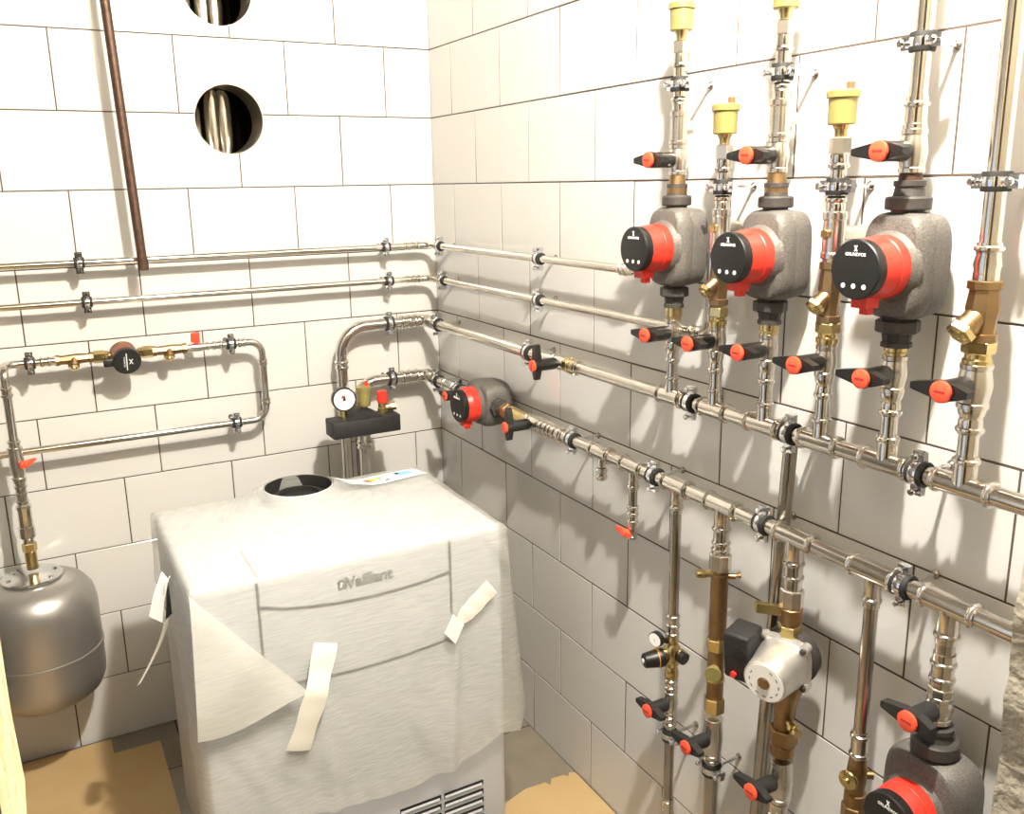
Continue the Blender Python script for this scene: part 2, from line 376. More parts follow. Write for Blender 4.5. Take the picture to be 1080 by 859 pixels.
def pump(c, ax, label, group, out=-X, face_r=.0415, W=.106, H=.150, D=.050, gap=.0, nut=.028, lugdir=None, up=Z, off=0., front=.178, un=.026):
    # circulator with insulation shell, red motor, black control face, union nuts; c on the pipe axis
    c, a, o = V(c), V(ax).normalized(), V(out).normalized(); s = a.cross(o).normalized(); base = .075
    t = T('circulation_pump', label, 'pump', c, group)
    rot = Matrix((s, o, a)).transposed()
    fr = .032; bk = D - fr + .022         # shell runs from behind the pipe to fr in front
    def shp(v):
        k = .74 if abs(v.z) > H * .3 and False else 1.
        return (v.x, v.y, v.z)
    sm = MB(); n = 48
    def ring(y, sx, sz, e=4.6):
        b = len(sm.v)
        for i in range(n):
            g = 2 * PI * i / n; cx, sz_ = math.cos(g), math.sin(g)
            px = math.copysign(abs(cx) ** (2 / e), cx) * sx; pz = math.copysign(abs(sz_) ** (2 / e), sz_) * sz
            pz *= 1 if True else 1; px *= (1 - .14 * abs(pz / (H / 2)) ** 3)
            sm.v.append(c + s * px + o * y + a * pz)
        return b
    prof = [(-bk, .86, .90), (-bk + .004, .93, .95), (-.003, 1., 1.), (.001, .985, .985), (.003, 1., 1.), (fr - .012, .97, .985), (fr - .003, .88, .93), (fr, .80, .86)]
    bs = [ring(y, W / 2 * sx, H / 2 * sz) for y, sx, sz in prof]
    for p, q in zip(bs, bs[1:]):
        for i in range(n): j = (i + 1) % n; sm.face((p + i, p + j, q + j, q + i))
    sm.face(tuple(bs[0] + i for i in range(n))[::-1]); sm.face(tuple(bs[-1] + i for i in range(n)))
    # dome that carries the motor
    sm.lathe(c + a * off + o * (fr - .004), o, [(0, face_r * 1.28), (.006, face_r * 1.2), (.012, face_r * 1.09)], 36)
    shell = t.add('insulation_shell', sm, 'foam')
    m0 = c + a * off; x1 = front - base
    t.add('motor', MB().lathe(m0 + o * (fr + .004), o, [(0, face_r * 1.07), (.006, face_r * 1.08), (.020, face_r * 1.08), (.0215, face_r * 1.05), (.023, face_r * 1.05), (.0245, face_r * 1.07), (x1 - fr - .020, face_r * .99)], 40)
          .rbox(m0 - up * (face_r * 1.05) + o * (x1 - .026), (1, 1, 1), 0, rot=Matrix((o.cross(up).normalized() * .026, o * .026, up * .022)).transposed())
          .rbox(m0 - up * (face_r * 1.05 + .013) + o * (x1 - .030), (1, 1, 1), 0, rot=Matrix((o.cross(up).normalized() * .014, o * .012, up * .016)).transposed()), 'red')
    f = t.add('control_face', MB().lathe(m0 + o * (x1 - .017), o, [(0, face_r * .98), (.002, face_r), (.0155, face_r), (.017, face_r * .965), (.0172, face_r * .93)], 40), 'black')
    rt = up.cross(o).normalized(); p = m0 + o * (x1 + .0004)
    lg = MB(); 
    lg.text('GRUNDFOS', p + up * face_r * .50, rt, up, face_r * .155, .0003)
    for sg in (1, -1): lg.prism([(-.0006, -.0045), (.0009, -.0045), (.0006, .0045), (-.0009, .0045)], p + up * face_r * .70 - o * .0003, (rt + up * .55 * sg).normalized(), (up - rt * .55 * sg).normalized(), o * .0006)
    t.add('logo', lg, 'icon', f)
    for i in (-1, 0, 1): t.add('button_icon', MB().lathe(p + rt * (i * face_r * .42) - up * face_r * .55 - o * .0002, o, [(0, face_r * .085), (.0004, face_r * .085)], 14), 'icon', f)
    for sg in (1, -1):
        e = c + a * sg * (H / 2)
        t.add('union_nut', MB().lathe(e - a * sg * .008, a * sg, [(0, nut * .72), (.010, nut * .72), (.0102, nut * .95), (.012, nut), (un, nut), (un + .0025, nut * .93), (un + .003, nut * .7), (un + .016, nut * .62), (un + .017, nut * .7), (un + .024, nut * .7), (un + .025, nut * .5)], 8 if sg < 0 else 28), 'iron')
    return t
def y_check(c, L, ax, br, label, group, m='bronze', r=.0165, bl=.034, big=1., rb=.8):
    # Y-pattern check valve: body on the pipe axis with an angled capped branch
    c, a, b = V(c), V(ax).normalized(), V(br).normalized(); t = T('check_valve', label, 'check valve', c, group)
    body = MB().lathe(c - a * L / 2, a, [(0, r * .95), (.001, r * 1.12), (.011, r * 1.12), (.0125, r * .92), (L * .35, r * 1.0), (L * .55, r * 1.12), (L - .0125, r * .95), (L - .011, r * 1.14), (L - .001, r * 1.14), (L, r * .95)], 8)
    body.lathe(c - a * 0 - b * .004, b, [(0, r * rb), (bl * .75 + .004, r * rb), (bl * .78 + .004, r * (rb + .08)), (bl + .004, r * (rb + .08))], 18)
    t.add('valve_body', body, m)
    t.add('branch_cap', MB().hexa(c + b * (bl - .001), b, .010 * big, r * .98, .0018).lathe(c + b * (bl + .008 * big), b, [(0, r * .7), (.003, r * .62), (.0045, r * .35)], 14), 'brass')
    return t

PX = -.075                                  # distance of the right-hand distribution from its wall
HU, HL = 1.18, 1.0                          # heights of the two manifolds
RY = dict(R1=-1.284, R2=-1.409, R3=-1.537, R4=-1.662, R5=-1.789, R6=-1.916)
DY = dict(D1=-1.310, D2=-1.443, D3=-1.624, D4=-1.785, D5=-1.915)

# ------------------------------------------------------------------ the two manifolds
def manifold(label, z, y0, y1, tees, rp, rs, up, stub, loc):
    t = T('manifold_pipe', label, 'manifold', loc)
    t.add('pipe', MB().cyl((PX, y0, z), (PX, y1, z), rp, 22), 'steel')
    for y, L, rb, hs in tees:
        mb = MB(); sleeve(mb, (PX, y + L / 2, z), (PX, y - L / 2, z), rs, [.006, L - .006], 24)
        mb.lathe((PX, y, z), Z * up, [(0, rb), (hs, rb)] + [(hs + .001, rb * .98)], 18)
        t.add('tee', mb, 'steel')
    return t
up_t = [(RY['R1'], .074, .0125, .030), (RY['R2'], .078, .0125, .030), (RY['R3'], .080, .0130, .030), (RY['R4'], .082, .0130, .030), (RY['R5'], .084, .0150, .032), (RY['R6'], .092, .0160, .034)]
tu = manifold('upper stainless manifold pipe running along the right wall with six upward tees', HU, -.905, -2.194, up_t, .0140, .0160, 1, .03, (PX, -1.55, HU))
tu.add('press_fitting', sleeve(MB(), (PX, -.913, HU), (PX, -.952, HU), .0165, [.007, .030]), 'steel')
lo_t = [(-1.045, .072, .0085, .034), (-1.164, .074, .0110, .034), (-1.310, .078, .0125, .036), (-1.443, .084, .0155, .036), (-1.624, .086, .0160, .038), (-1.785, .086, .0130, .038), (-1.915, .088, .0160, .038)]
tl = manifold('lower stainless manifold pipe running along the right wall with downward tees', HL, -.845, -2.194, lo_t, .0140, .0166, -1, .03, (PX, -1.55, HL))
tl.add('press_fitting', sleeve(MB(), (PX, -.826, HL), (PX, -.886, HL), .0166, [.008, .03, .052]), 'steel')
tl.add('end_cap', MB().lathe((PX, -1.045, HL - .036), -Z, sleeve_prof(.028, .0118, [.006, .022]), 16), 'steel')

# ------------------------------------------------------------------ large feed pipes from the boiler to the two manifolds
RC = .0172
D0 = .075
t = T('feed_pipe', 'thick stainless feed pipe bending up from behind the boiler towards the upper manifold', 'pipe', (-.36, -.075, .3))
t.add('pipe', MB().tube(fillet([(-.359, -D0, .30), (-.359, -D0, HU + .003), (-.07, -D0, HU + .003)], .085, 10), RC, 20), 'steel')
t.add('press_fitting', sleeve(MB(), (-.359, -D0, 1.055), (-.359, -D0, 1.085), RC * 1.1, [.008, .024]), 'steel')
t.add('press_fitting', sleeve(MB(), (-.165, -D0, HU + .003), (-.105, -D0, HU + .003), RC * 1.1, [.008, .03, .05]), 'steel')
t.add('corner_elbow', MB().tube(fillet([(-.12, -D0, HU + .003), (PX, -D0, HU + .003), (PX, -.125, HU + .001)], .035, 8), RC * 1.09, 20), 'steel')
t.add('straight_run', MB().cyl((PX, -.12, HU), (PX, -.845, HU), .0155, 20), 'steel')
t = T('return_pipe', 'thick stainless return pipe passing behind the gauge group into the lower manifold', 'pipe', (-.30, -.075, .3))
t.add('pipe', MB().tube(fillet([(-.312, -D0, .30), (-.312, -D0, HL + .008), (-.07, -D0, HL + .008)], .06, 10), RC, 20), 'steel')
t.add('press_fitting', sleeve(MB(), (-.17, -D0, HL + .008), (-.105, -D0, HL + .008), RC * 1.1, [.008, .03, .055]), 'steel')
t.add('corner_elbow', MB().tube(fillet([(-.12, -D0, HL + .008), (PX, -D0, HL + .008), (PX, -.125, HL + .003)], .035, 8), RC * 1.09, 20), 'steel')
t.add('straight_run', MB().cyl((PX, -.12, HL), (PX, -.327, HL), .0155, 20), 'steel')
t.add('press_fitting', sleeve(MB(), (PX, -.205, HL), (PX, -.285, HL), .0172, [.01, .07]), 'steel')
ball_valve((PX, -.872, HU), Y, 'black handled valve on the upper feed pipe just before its brass union', None, .0175, .03, wing=Z, depth=.082)
t = T('brass_union', 'brass union on the upper feed pipe next to its black handled valve', 'union', (PX, -.915, HU))
t.add('union_nut', MB().hexa((PX, -.902, HU), -Y, .02, .0215, .002), 'brass')
t.add('tail', MB().lathe((PX, -.92, HU), -Y, [(0, .018), (.008, .0195), (.016, .0185), (.022, .0165)], 20), 'brass')
ball_valve((PX, -.349, HL), Y, 'black handled valve in the corner beside the horizontal pump', None, .0170, .022, wing=Y, depth=.072, tilt=.0, hm='blackmatt')
pump((PX, -.475, HL), Y, 'red horizontal pump on the lower pipe near the room corner', 'red circulators', face_r=.046, W=.128, H=.142, D=.06, nut=.027, up=Z, front=.165, un=.022)
t = T('brass_union', 'brass union between the horizontal pump and the valve to its right', 'union', (PX, -.62, HL))
t.add('union_nut', MB().hexa((PX, -.588, HL), -Y, .022, .0225, .002), 'bronze')
t.add('tail', MB().lathe((PX, -.61, HL), -Y, [(0, .018), (.01, .0195), (.05, .0185), (.055, .0165), (.105, .017)], 20), 'brass')
ball_valve((PX, -.742, HL), Y, 'black handled valve on the lower pipe right of the horizontal pump', None, .0185, .03, wing=Z, depth=.088, hm='blackmatt')
t = T('pipe_coupling', 'bright press coupling on the lower pipe between valve and clamp', 'coupling', (PX, -.80, HL))
t.add('sleeve', sleeve(MB(), (PX, -.768, HL), (PX, -.83, HL), .018, [.008, .03, .052]), 'steel')
cg = 'zinc pipe clamps on the right wall pipes'
NR = -X
clamp((PX, -.165, HU), Y, NR, .0155, 'pipe clamp on the upper feed pipe, right at the room corner', cg, .075)
clamp((PX, -.722, HU), Y, NR, .0155, 'pipe clamp on the upper feed pipe, left of the brass union', cg, .075)
clamp((PX, -1.345, HU), Y, NR, .0145, 'pipe clamp on the upper manifold between the first two risers', cg, .075)
clamp((PX, -1.598, HU), Y, NR, .0145, 'pipe clamp on the upper manifold right of the third riser', cg, .075)
clamp((PX, -1.846, HU), Y, NR, .0145, 'pipe clamp on the upper manifold right of the fifth riser', cg, .075)
clamp((PX, -.150, HL), Y, NR, .0155, 'pipe clamp on the lower return pipe, right at the room corner', cg, .075)
clamp((PX, -.303, HL), Y, NR, .0158, 'pipe clamp on the lower return pipe just left of the horizontal pump', cg, .075)
clamp((PX, -.925, HL), Y, NR, .0145, 'pipe clamp on the lower manifold left of the small capped stub', cg, .075)
clamp((PX, -1.238, HL), Y, NR, .0145, 'pipe clamp on the lower manifold right of the red drain valve', cg, .075)
clamp((PX, -1.548, HL), Y, NR, .0145, 'pipe clamp on the lower manifold in front of the tall vertical pipe', cg, .075)
clamp((PX, -1.838, HL), Y, NR, .0145, 'pipe clamp on the lower manifold at the right, nearest the camera', cg, .075)

# ------------------------------------------------------------------ risers above the upper manifold
def lower_nipple(y, z1, rp, rs, beads, label, group='nipples on the upper manifold'):
    t = T('riser_nipple', label, 'pipe', (PX, y, HU + .02), group)
    z0 = HU + .022
    t.add('pipe', MB().cyl((PX, y, z0), (PX, y, z1), rp, 18), 'steel')
    t.add('press_fitting', MB().lathe((PX, y, z0), Z, sleeve_prof(.024, rs, [.016]), 20), 'steel')
    t.add('press_fitting', MB().lathe((PX, y, z1 - .036), Z, sleeve_prof(.036, rs, [.006]) [:-1] + [(.018, rs), (.022, rs * .9), (.03, rs * 1.12), (.036, rs * 1.12)], 20), 'steel')
ordn = ['first', 'second', 'third', 'fourth', 'fifth', 'sixth']
dims = {'R1': (.0108, .0125, .0155), 'R2': (.0108, .0125, .0155), 'R3': (.0108, .0128, .0158), 'R4': (.0112, .0130, .016), 'R5': (.0125, .0148, .0178), 'R6': (.0135, .016, .0205)}
vlow = {'R1': 1.310, 'R2': 1.312, 'R3': 1.316, 'R4': 1.316, 'R5': 1.318, 'R6': 1.324}
for i, k in enumerate(RY):
    y = RY[k]; rp, rs, rv = dims[k]; L = .026 if i < 4 else (.028 if i == 4 else .031)
    lower_nipple(y, vlow[k] - L, rp, rs, None, 'short press fit nipple under the lower valve of the %s riser from the corner' % ordn[i])
    ball_valve((PX, y, vlow[k]), Z, 'black handled lower valve on the %s riser of the upper manifold from the corner' % ordn[i], 'lower riser valves', rv, L, k=1. if i < 5 else 1.05)
# pumps on risers 1, 3 and 5 with their unions
pl = ['upright red pump on the first riser, farthest of the three upright upper pumps', 'upright red pump on the third riser, middle of the three upper ones', 'upright red pump on the fifth riser, nearest of the three upright upper pumps']
for i, k in enumerate(('R1', 'R3', 'R5')):
    y = RY[k]
    pump((PX, y, 1.476), Z, pl[i], 'red circulators', nut=(.0275, .0285, .031)[i], front=.175, H=(.150, .150, .152)[i])
    t = T('pump_tail', 'brass tail piece under the upright pump of the %s riser' % ordn[2 * i], 'union tail', (PX, y, 1.345), 'pump tail pieces')
    zb = vlow[k] + (.026, .026, .028)[i]
    t.add('tail', MB().lathe((PX, y, zb - .004), Z, [(0, .0145), (.008, .0145), (.010, .0165), (1.366 - zb, .0165), (1.376 - zb, .0155)], 20), 'brass')
    zt = 1.575; zu = (1.602, 1.604, 1.606)[i]
    t = T('pump_tail', 'tapered tail piece above the upright pump of the %s riser' % ordn[2 * i], 'union tail', (PX, y, zt), 'pump tail pieces')
    t.add('tail', MB().lathe((PX, y, zt), Z, [(0, .019), (.012, .019), (.014, .0165), (zu - zt + .008, .0145)], 20), 'bronze' if i < 2 else 'rust')
# riser 1 and 3: upper valve, tee to wall, press fittings and air vent
def upper_tee_assembly(y, zs, ze, label, r):
    # zs: start above valve, ze: top (base of air vent), tee body in between with a branch into the wall
    t = T('riser_pipe', label, 'pipe', (PX, y, zs), 'upper riser pipes')
    zt0, zt1 = zs + .008, zs + .062
    t.add('tee', MB().lathe((PX, y, zs), Z, [(0, r * .95), (.003, r * 1.12), (.007, r * 1.12), (.009, r), (.05, r), (.052, r * 1.1), (.06, r * 1.1), (.062, r * .95)], 20)
          .cyl((PX, y, zs + .032), (PX + .026, y, zs + .032), r * .85, 18), 'nickel')
    z = zt1
    t.add('press_fitting', MB().lathe((PX, y, z - .001), Z, [(0, r * .8), (.012, r * .8), (.013, r * .9)] + bead(.020, r * .82) + [(.026, r * .74), (.06, r * .74)] + [(ze - z - .045, r * .74)] + bead(ze - z - .040, r * .82) + [(ze - z - .030, r * .85), (ze - z - .019, r * .8)], 20), 'steel')
    t.add('hex_adapter', MB().hexa((PX, y, ze - .021), Z, .0215, r * 1.02, .0015), 'nickel')
    return t
for i, (k, ze) in enumerate((('R1', 1.846), ('R3', 1.842))):
    y = RY[k]; r = .0162
    ball_valve((PX, y, 1.637), Z, ('black handled upper valve above the first upright pump', 'black handled upper valve above the second upright pump')[i], 'upper riser valves', r, .028)
    upper_tee_assembly(y, 1.663, ze, ('upper riser pipe with tee between first upper valve and its air vent', 'upper riser pipe with tee between second upper valve and its air vent')[i], r)
    air_vent((PX, y, ze - .002), ze + .066, ('yellow air vent topping the first riser, leftmost of the four vents', 'yellow air vent topping the third riser, cut off by the photo top')[i], 'yellow air vents', i == 1)
    clamp((PX, y, 1.772 if i == 0 else 1.766), Z, NR, .0125, ('pipe clamp below the leftmost yellow air vent', 'pipe clamp below the yellow air vent cut off by the photo top')[i], cg, .075)
# riser 2 and 4: check valve, tee with plug, press fittings, air vent
for i, k in enumerate(('R2', 'R4')):
    y = RY[k]; r = .0158 if i == 0 else .0165; zb = vlow[k] + .026
    t = T('brass_union', ('brass union under the check valve of the second riser', 'brass union under the check valve of the fourth riser')[i], 'union', (PX, y, zb), 'riser unions')
    t.add('tail', MB().lathe((PX, y, zb - .003), Z, [(0, r * .92), (.006, r * .92), (.007, r * 1.05), (.014, r * 1.05), (.016, r * .86), (.034, r * .86)], 20), 'brass')
    t.add('union_nut', MB().hexa((PX, y, zb + .018), Z, .018, r * 1.17, .002), 'brass')
    y_check((PX, y, 1.425), .096, Z, (-.62, .1, -.5), ('brass check valve on the second riser between two pumps', 'brass check valve on the fourth riser with cap pointing left')[i], 'brass check valves', 'bronze', r * .98, .030)
    t = T('riser_pipe', ('upper riser pipe with plugged tee under the second yellow vent', 'upper riser pipe with plugged tee under the nearest yellow vent')[i], 'pipe', (PX, y, 1.47), 'upper riser pipes')
    t.add('tee', MB().lathe((PX, y, 1.470), Z, [(0, r * .9), (.006, r * .9), (.008, r * 1.1), (.016, r * 1.1), (.018, r * 1.02), (.066, r * 1.02), (.068, r * 1.12), (.078, r * 1.12), (.080, r * .95)], 20)
          .cyl((PX, y, 1.516), (-.004, y, 1.516), r * .72, 18), 'nickel')
    t.add('plug', MB().hexa((PX - r * .8, y, 1.516), -X, .009, .0085, .001), 'brass')
    t.add('press_fitting', MB().lathe((PX, y, 1.549), Z, [(0, r * .85), (.012, r * .88)] + bead(.018, r * .82) + [(.024, r * .72), (.062, r * .72)] + bead(.068, r * .82) + [(.074, r * .86), (.087, r * .8)], 20), 'steel')
    t.add('hex_adapter', MB().hexa((PX, y, 1.634), Z, .025, r * 1.0, .0015), 'nickel')
    air_vent((PX, y, 1.657), 1.727, ('yellow air vent on the second riser, between two upright pumps', 'yellow air vent on the fourth riser, nearest of the four vents')[i], 'yellow air vents')
    clamp((PX, y, 1.587), Z, NR, .0115 if i == 0 else .012, ('pipe clamp under the second yellow air vent from the left', 'pipe clamp under the nearest yellow air vent')[i], cg, .075)
# riser 5: upper valve and pipe to the ceiling (leaning a little towards the wall)
y = RY['R5']
ball_valve((PX, y, 1.634), Z, 'black handled upper valve above the nearest upright pump', 'upper riser valves', .0178, .030)
t = T('riser_pipe', 'stainless pipe rising out of the picture above the nearest upright pump', 'pipe', (PX, y, 1.66), 'upper riser pipes')
t.add('pipe', MB().cyl((PX, y, 1.69), (PX + .012, y, CEIL - .003), .0124, 20), 'steel')
t.add('press_fitting', MB().lathe((PX, y, 1.660), Z, [(0, .0165), (.010, .0165), (.011, .0150)] + bead(.036, .0148) + [(.046, .0145)], 20), 'steel')
clamp((PX + .001, y, 1.777), Z, NR, .0125, 'pipe clamp high on the pipe above the nearest upright pump', cg, .074)
# riser 6: union, check valve and pipe to the ceiling
y = RY['R6']
t = T('brass_union', 'large brass union under the check valve of the rightmost riser', 'union', (PX, y, 1.355), 'riser unions')
t.add('tail', MB().lathe((PX, y, 1.352), Z, [(0, .019), (.008, .019), (.010, .0165), (.016, .0165), (.022, .0175), (.026, .0175)], 20), 'brass')
t.add('union_nut', MB().hexa((PX, y, 1.368), Z, .018, .0215, .002), 'brass')
y_check((PX, y, 1.425), .082, Z, (-.62, .15, -.55), 'large brass check valve on the rightmost riser', 'brass check valves', 'bronze', .0195, .036, 1.2)
t = T('riser_pipe', 'stainless pipe rising out of the picture above the rightmost check valve', 'pipe', (PX, y, 1.465), 'upper riser pipes')
t.add('pipe', MB().cyl((PX, y, 1.50), (PX, y, CEIL - .003), .0132, 20), 'steel')
t.add('press_fitting', MB().lathe((PX, y, 1.465), Z, [(0, .0165), (.010, .0165), (.012, .0158), (.022, .0175), (.034, .0150)] + bead(.042, .0158) + [(.050, .0155)], 20), 'steel')
clamp((PX, y, 1.592), Z, NR, .0135, 'pipe clamp on the rightmost riser above its check valve', cg, .075)

# ------------------------------------------------------------------ drops below the lower manifold
def drop_fit(t, y, z1, rp, rs, beads, z0=HL - .028):
    t.add('pipe', MB().cyl((PX, y, z0), (PX, y, z1), rp, 18), 'oldsteel')
    L = z0 - z1
    t.add('press_fitting', MB().lathe((PX, y, z0), -Z, sleeve_prof(.030, rs, [.018]), 20), 'steel')
# drain between the first clamps
y = -1.164
t = T('drain_pipe', 'short drain pipe hanging from the lower manifold above the red lever', 'pipe', (PX, y, .87))
t.add('pipe', MB().cyl((PX, y, HL - .02), (PX, y, .868), .0098, 16), 'oldsteel')
t.add('press_fitting', MB().lathe((PX, y, HL - .030), -Z, sleeve_prof(.024, .0115, [.016]), 18), 'steel')
t.add('press_fitting', MB().lathe((PX, y, .912), -Z, sleeve_prof(.046, .0115, [.005, .02, .038]), 18), 'steel')
mini_valve((PX, y, .852), Z, -X, 'small drain valve with red lever under the lower manifold', lever=(0, 1, .1))
# D1: filling line with pressure reducer
y = DY['D1']
t = T('drop_pipe', 'slim stainless drop pipe above the pressure reducer with the gauge', 'pipe', (PX, y, .67), 'drop pipes')
drop_fit(t, y, .70, .0108, .0124, [])
t.add('press_fitting', MB().lathe((PX, y, .718), -Z, sleeve_prof(.052, .0126, [.006, .026, .046]), 18), 'steel')
t = T('pressure_reducer', 'brass pressure reducer with black knob and small gauge on the leftmost drop pipe', 'pressure reducer', (PX, y, .57))
t.add('valve_body', MB().lathe((PX, y, .668), -Z, [(0, .0125), (.012, .0135), (.018, .0115), (.026, .017), (.046, .020), (.062, .017), (.072, .0115), (.082, .0150), (.094, .0150), (.1, .0125)], 18).cyl((PX, y, .628), (PX - .022, y + .006, .628), .0135, 16).cyl((PX + .01, y - .012, .63), (PX + .012, y - .03, .625), .012, 14), 'brass')
t.add('plug', MB().lathe((PX + .006, y - .020, .627), (.15, -1, -.1), [(0, .0135), (.012, .0135), (.014, .011)], 16), 'black')
kn = t.add('adjusting_knob', MB().lathe((PX - .021, y + .004, .622), (-1, .25, -.05), [(0, .0195), (.012, .0205), (.018, .0185), (.034, .0165), (.042, .0155), (.044, .013)], 22), 'black')
t.add('knob_ring', MB().lathe((PX - .030, y + .007, .6215), (-1, .25, -.05), [(0, .0206), (.0005, .0209), (.005, .0206), (.0055, .020)], 22), 'orange', kn, 'orange ring')
t.add('knob_mark', MB().lathe((PX - .064, y + .0155, .620), (-1, .25, -.05), [(0, .005), (.0012, .005)], 12), 'icon', kn)
g = V((PX - .036, y + .006, .668)); gd = V((-1, -.25, -.02)).normalized()
gb = t.add('gauge', MB().cyl((PX - .005, y, .655), g, .006, 10).lathe(g - gd * .004, gd, [(0, .0145), (.001, .0165), (.012, .0165), (.0125, .015)], 24), 'black')
t.add('gauge_dial', MB().lathe(g + gd * .0068, gd, [(0, .0146), (.0022, .0146)], 24), 'dial', gb)
t.add('gauge_hand', MB().prism([(-.0007, -.003), (.0007, -.003), (.0003, .010), (-.0003, .010)], g + gd * .0091, Y, (Z + Y * .7).normalized(), gd * .0004), 'ink', gb)
t = T('drop_pipe', 'slim press fitting between pressure reducer and its valve', 'pipe', (PX, y, .53), 'drop pipes')
t.add('press_fitting', MB().lathe((PX, y, .571), -Z, sleeve_prof(.034, .0125, [.008, .024]), 18), 'steel')
ball_valve((PX, y, .510), Z, 'black handled valve under the pressure reducer, leftmost of the low valves', 'low drop valves', .0140, .028, depth=.066, wl=(.046, .040), hm='blackmatt')
t = T('drop_pipe', 'slim stainless drop pipe running to the floor below the pressure reducer', 'pipe', (PX, y, .0), 'drop pipes')
t.add('pipe', MB().cyl((PX, y, .486), (PX, y, .001), .0105, 18), 'oldsteel')
t.add('press_fitting', MB().lathe((PX, y, .484), -Z, sleeve_prof(.032, .0124, [.008, .024]), 18), 'steel')
t.add('press_fitting', MB().lathe((PX, y, .275), -Z, sleeve_prof(.05, .0124, [.008, .04]), 18), 'steel')
clamp((PX, y, .432), Z, NR, .0112, 'pipe clamp on the leftmost drop pipe, below the pressure reducer', cg, .075)
# D2: filling combination
y = DY['D2']
t = T('drop_pipe', 'stainless press fit drop with hex nut above the long brass tube', 'pipe', (PX, y, .87), 'drop pipes')
drop_fit(t, y, .90, .0138, .0155, [])
t.add('press_fitting', MB().lathe((PX, y, .948), -Z, sleeve_prof(.046, .0155, [.022, .036])[:-1] + [(.046, .0155)], 20), 'steel')
t.add('hex_nut', MB().hexa((PX, y, .904), -Z, .034, .0212, .002, 8), 'nickel')
t = T('filter_unit', 'long brass tube fitting with test cocks on the second drop pipe', 'brass fitting', (PX, y, .55))
t.add('tube', MB().lathe((PX, y, .872), -Z, [(0, .0145), (.010, .0145), (.011, .0168), (.145, .0168), (.148, .0155), (.16, .0155), (.175, .0155), (.18, .0168), (.30, .0165), (.302, .0155)], 20), 'bronze')
t.add('hex_nut', MB().hexa((PX, y, .726), -Z, .026, .0205, .002), 'brass')
t.add('hex_nut', MB().hexa((PX, y, .596), -Z, .032, .0208, .002), 'brass')
t.add('ring', MB().lathe((PX, y, .640), -Z, [(0, .0165), (.001, .0185), (.005, .0185), (.006, .0165)], 20), 'brass')
t.add('test_cock', MB().cyl((PX, y, .862), (PX - .042, y + .012, .866), .0065, 12).lathe((PX - .026, y + .008, .865), (-1, .28, .08), [(0, .008), (.012, .009), (.022, .007)], 10), 'brass')
t.add('drain_cock', MB().cyl((PX, y, .858), (PX + .022, y - .020, .858), .006, 12).lathe((PX + .018, y - .016, .858), (.7, -.7, .25), [(0, .0035), (.01, .0035), (.011, .0055), (.016, .0055)], 10), 'bronze')
t.add('plug_cone', MB().lathe((PX, y, .668), (-.75, -.6, -.1), [(.012, .008), (.030, .016), (.036, .016)], 14), 'yellow')
ball_valve((PX, y, .506), Z, 'black handled valve under the long brass tube', 'low drop valves', .0185, .044, depth=.074, hm='blackmatt')
t = T('drop_pipe', 'stainless pipe running to the floor below the long brass tube', 'pipe', (PX, y, 0.), 'drop pipes')
t.add('pipe', MB().cyl((PX, y, .462), (PX, y, .001), .0138, 18), 'oldsteel')
t.add('press_fitting', MB().lathe((PX, y, .464), -Z, sleeve_prof(.034, .0155, [.008]), 18), 'oldsteel')
clamp((PX, y, .434), Z, NR, .0145, 'pipe clamp low on the second drop pipe under its valve', cg, .075)
# tall pipe standing behind the lower manifold
t = T('drop_pipe', 'tall thin pipe passing behind the lower manifold down to the floor', 'pipe', (-.022, -1.503, 0.), 'drop pipes')
t.add('pipe', MB().cyl((-.0515, -1.580, 1.178), (-.0225, -1.5035, .001), .0125, 18), 'oldsteel')
# D3: old grey pump
y = DY['D3']
t = T('drop_pipe', 'stainless press fit drop with nut above the aluminium pump', 'pipe', (PX, y, .87), 'drop pipes')
drop_fit(t, y, .90, .0140, .0158, [])
t.add('press_fitting', MB().lathe((PX, y, .962), -Z, sleeve_prof(.058, .0160, [.008, .034]), 20), 'steel')
t.add('hex_nut', MB().hexa((PX, y, .906), -Z, .034, .0205, .002, 8), 'nickel')
t = T('stop_valve', 'brass valve with flat lever between manifold and aluminium pump', 'valve', (PX, y, .83))
t.add('valve_body', MB().lathe((PX, y, .874), -Z, [(0, .015), (.004, .0205), (.03, .0205), (.033, .016), (.038, .016)], 20), 'bronze')
t.add('lever', MB().prism([(-.012, -.0075), (.03, -.006), (.058, -.008), (.064, 0), (.058, .008), (.03, .006), (-.012, .0075)], (PX - .005, y - .004, .856), (-.62, .75, .0), (.75, .62, 0), Z * .017), 'brass')
t.add('hex_nut', MB().hexa((PX, y, .838), -Z, .026, .0205, .002), 'brass')
t = T('heating_pump', 'old aluminium circulation pump with black terminal box', 'pump', (PX, y, .66))
pz = .774; pc = V((PX, y, pz)); ad = V((-.93, -.30, -.13)).normalized()
sd = ad.cross(Z).normalized(); ud = sd.cross(ad).normalized()
t.add('volute', MB().lathe(pc - ad * .028, ad, [(0, .040), (.006, .052), (.024, .054), (.030, .046), (.034, .040)], 32).cyl((PX, y, .812), (PX, y, .74), .0195, 20), 'iron')
t.add('volute_neck', MB().lathe((PX, y, .745), -Z, [(0, .036), (.02, .034), (.05, .024), (.065, .0195), (.085, .0195)], 20), 'bronze')
mt = MB()
def sq(tt, r, e):
    b = len(mt.v)
    for i in range(40):
        g = 2 * PI * i / 40; cx, sx = math.cos(g), math.sin(g)
        mt.v.append(pc + ad * tt + (sd * math.copysign(abs(cx) ** (2 / e), cx) + ud * math.copysign(abs(sx) ** (2 / e), sx)) * r)
    return b
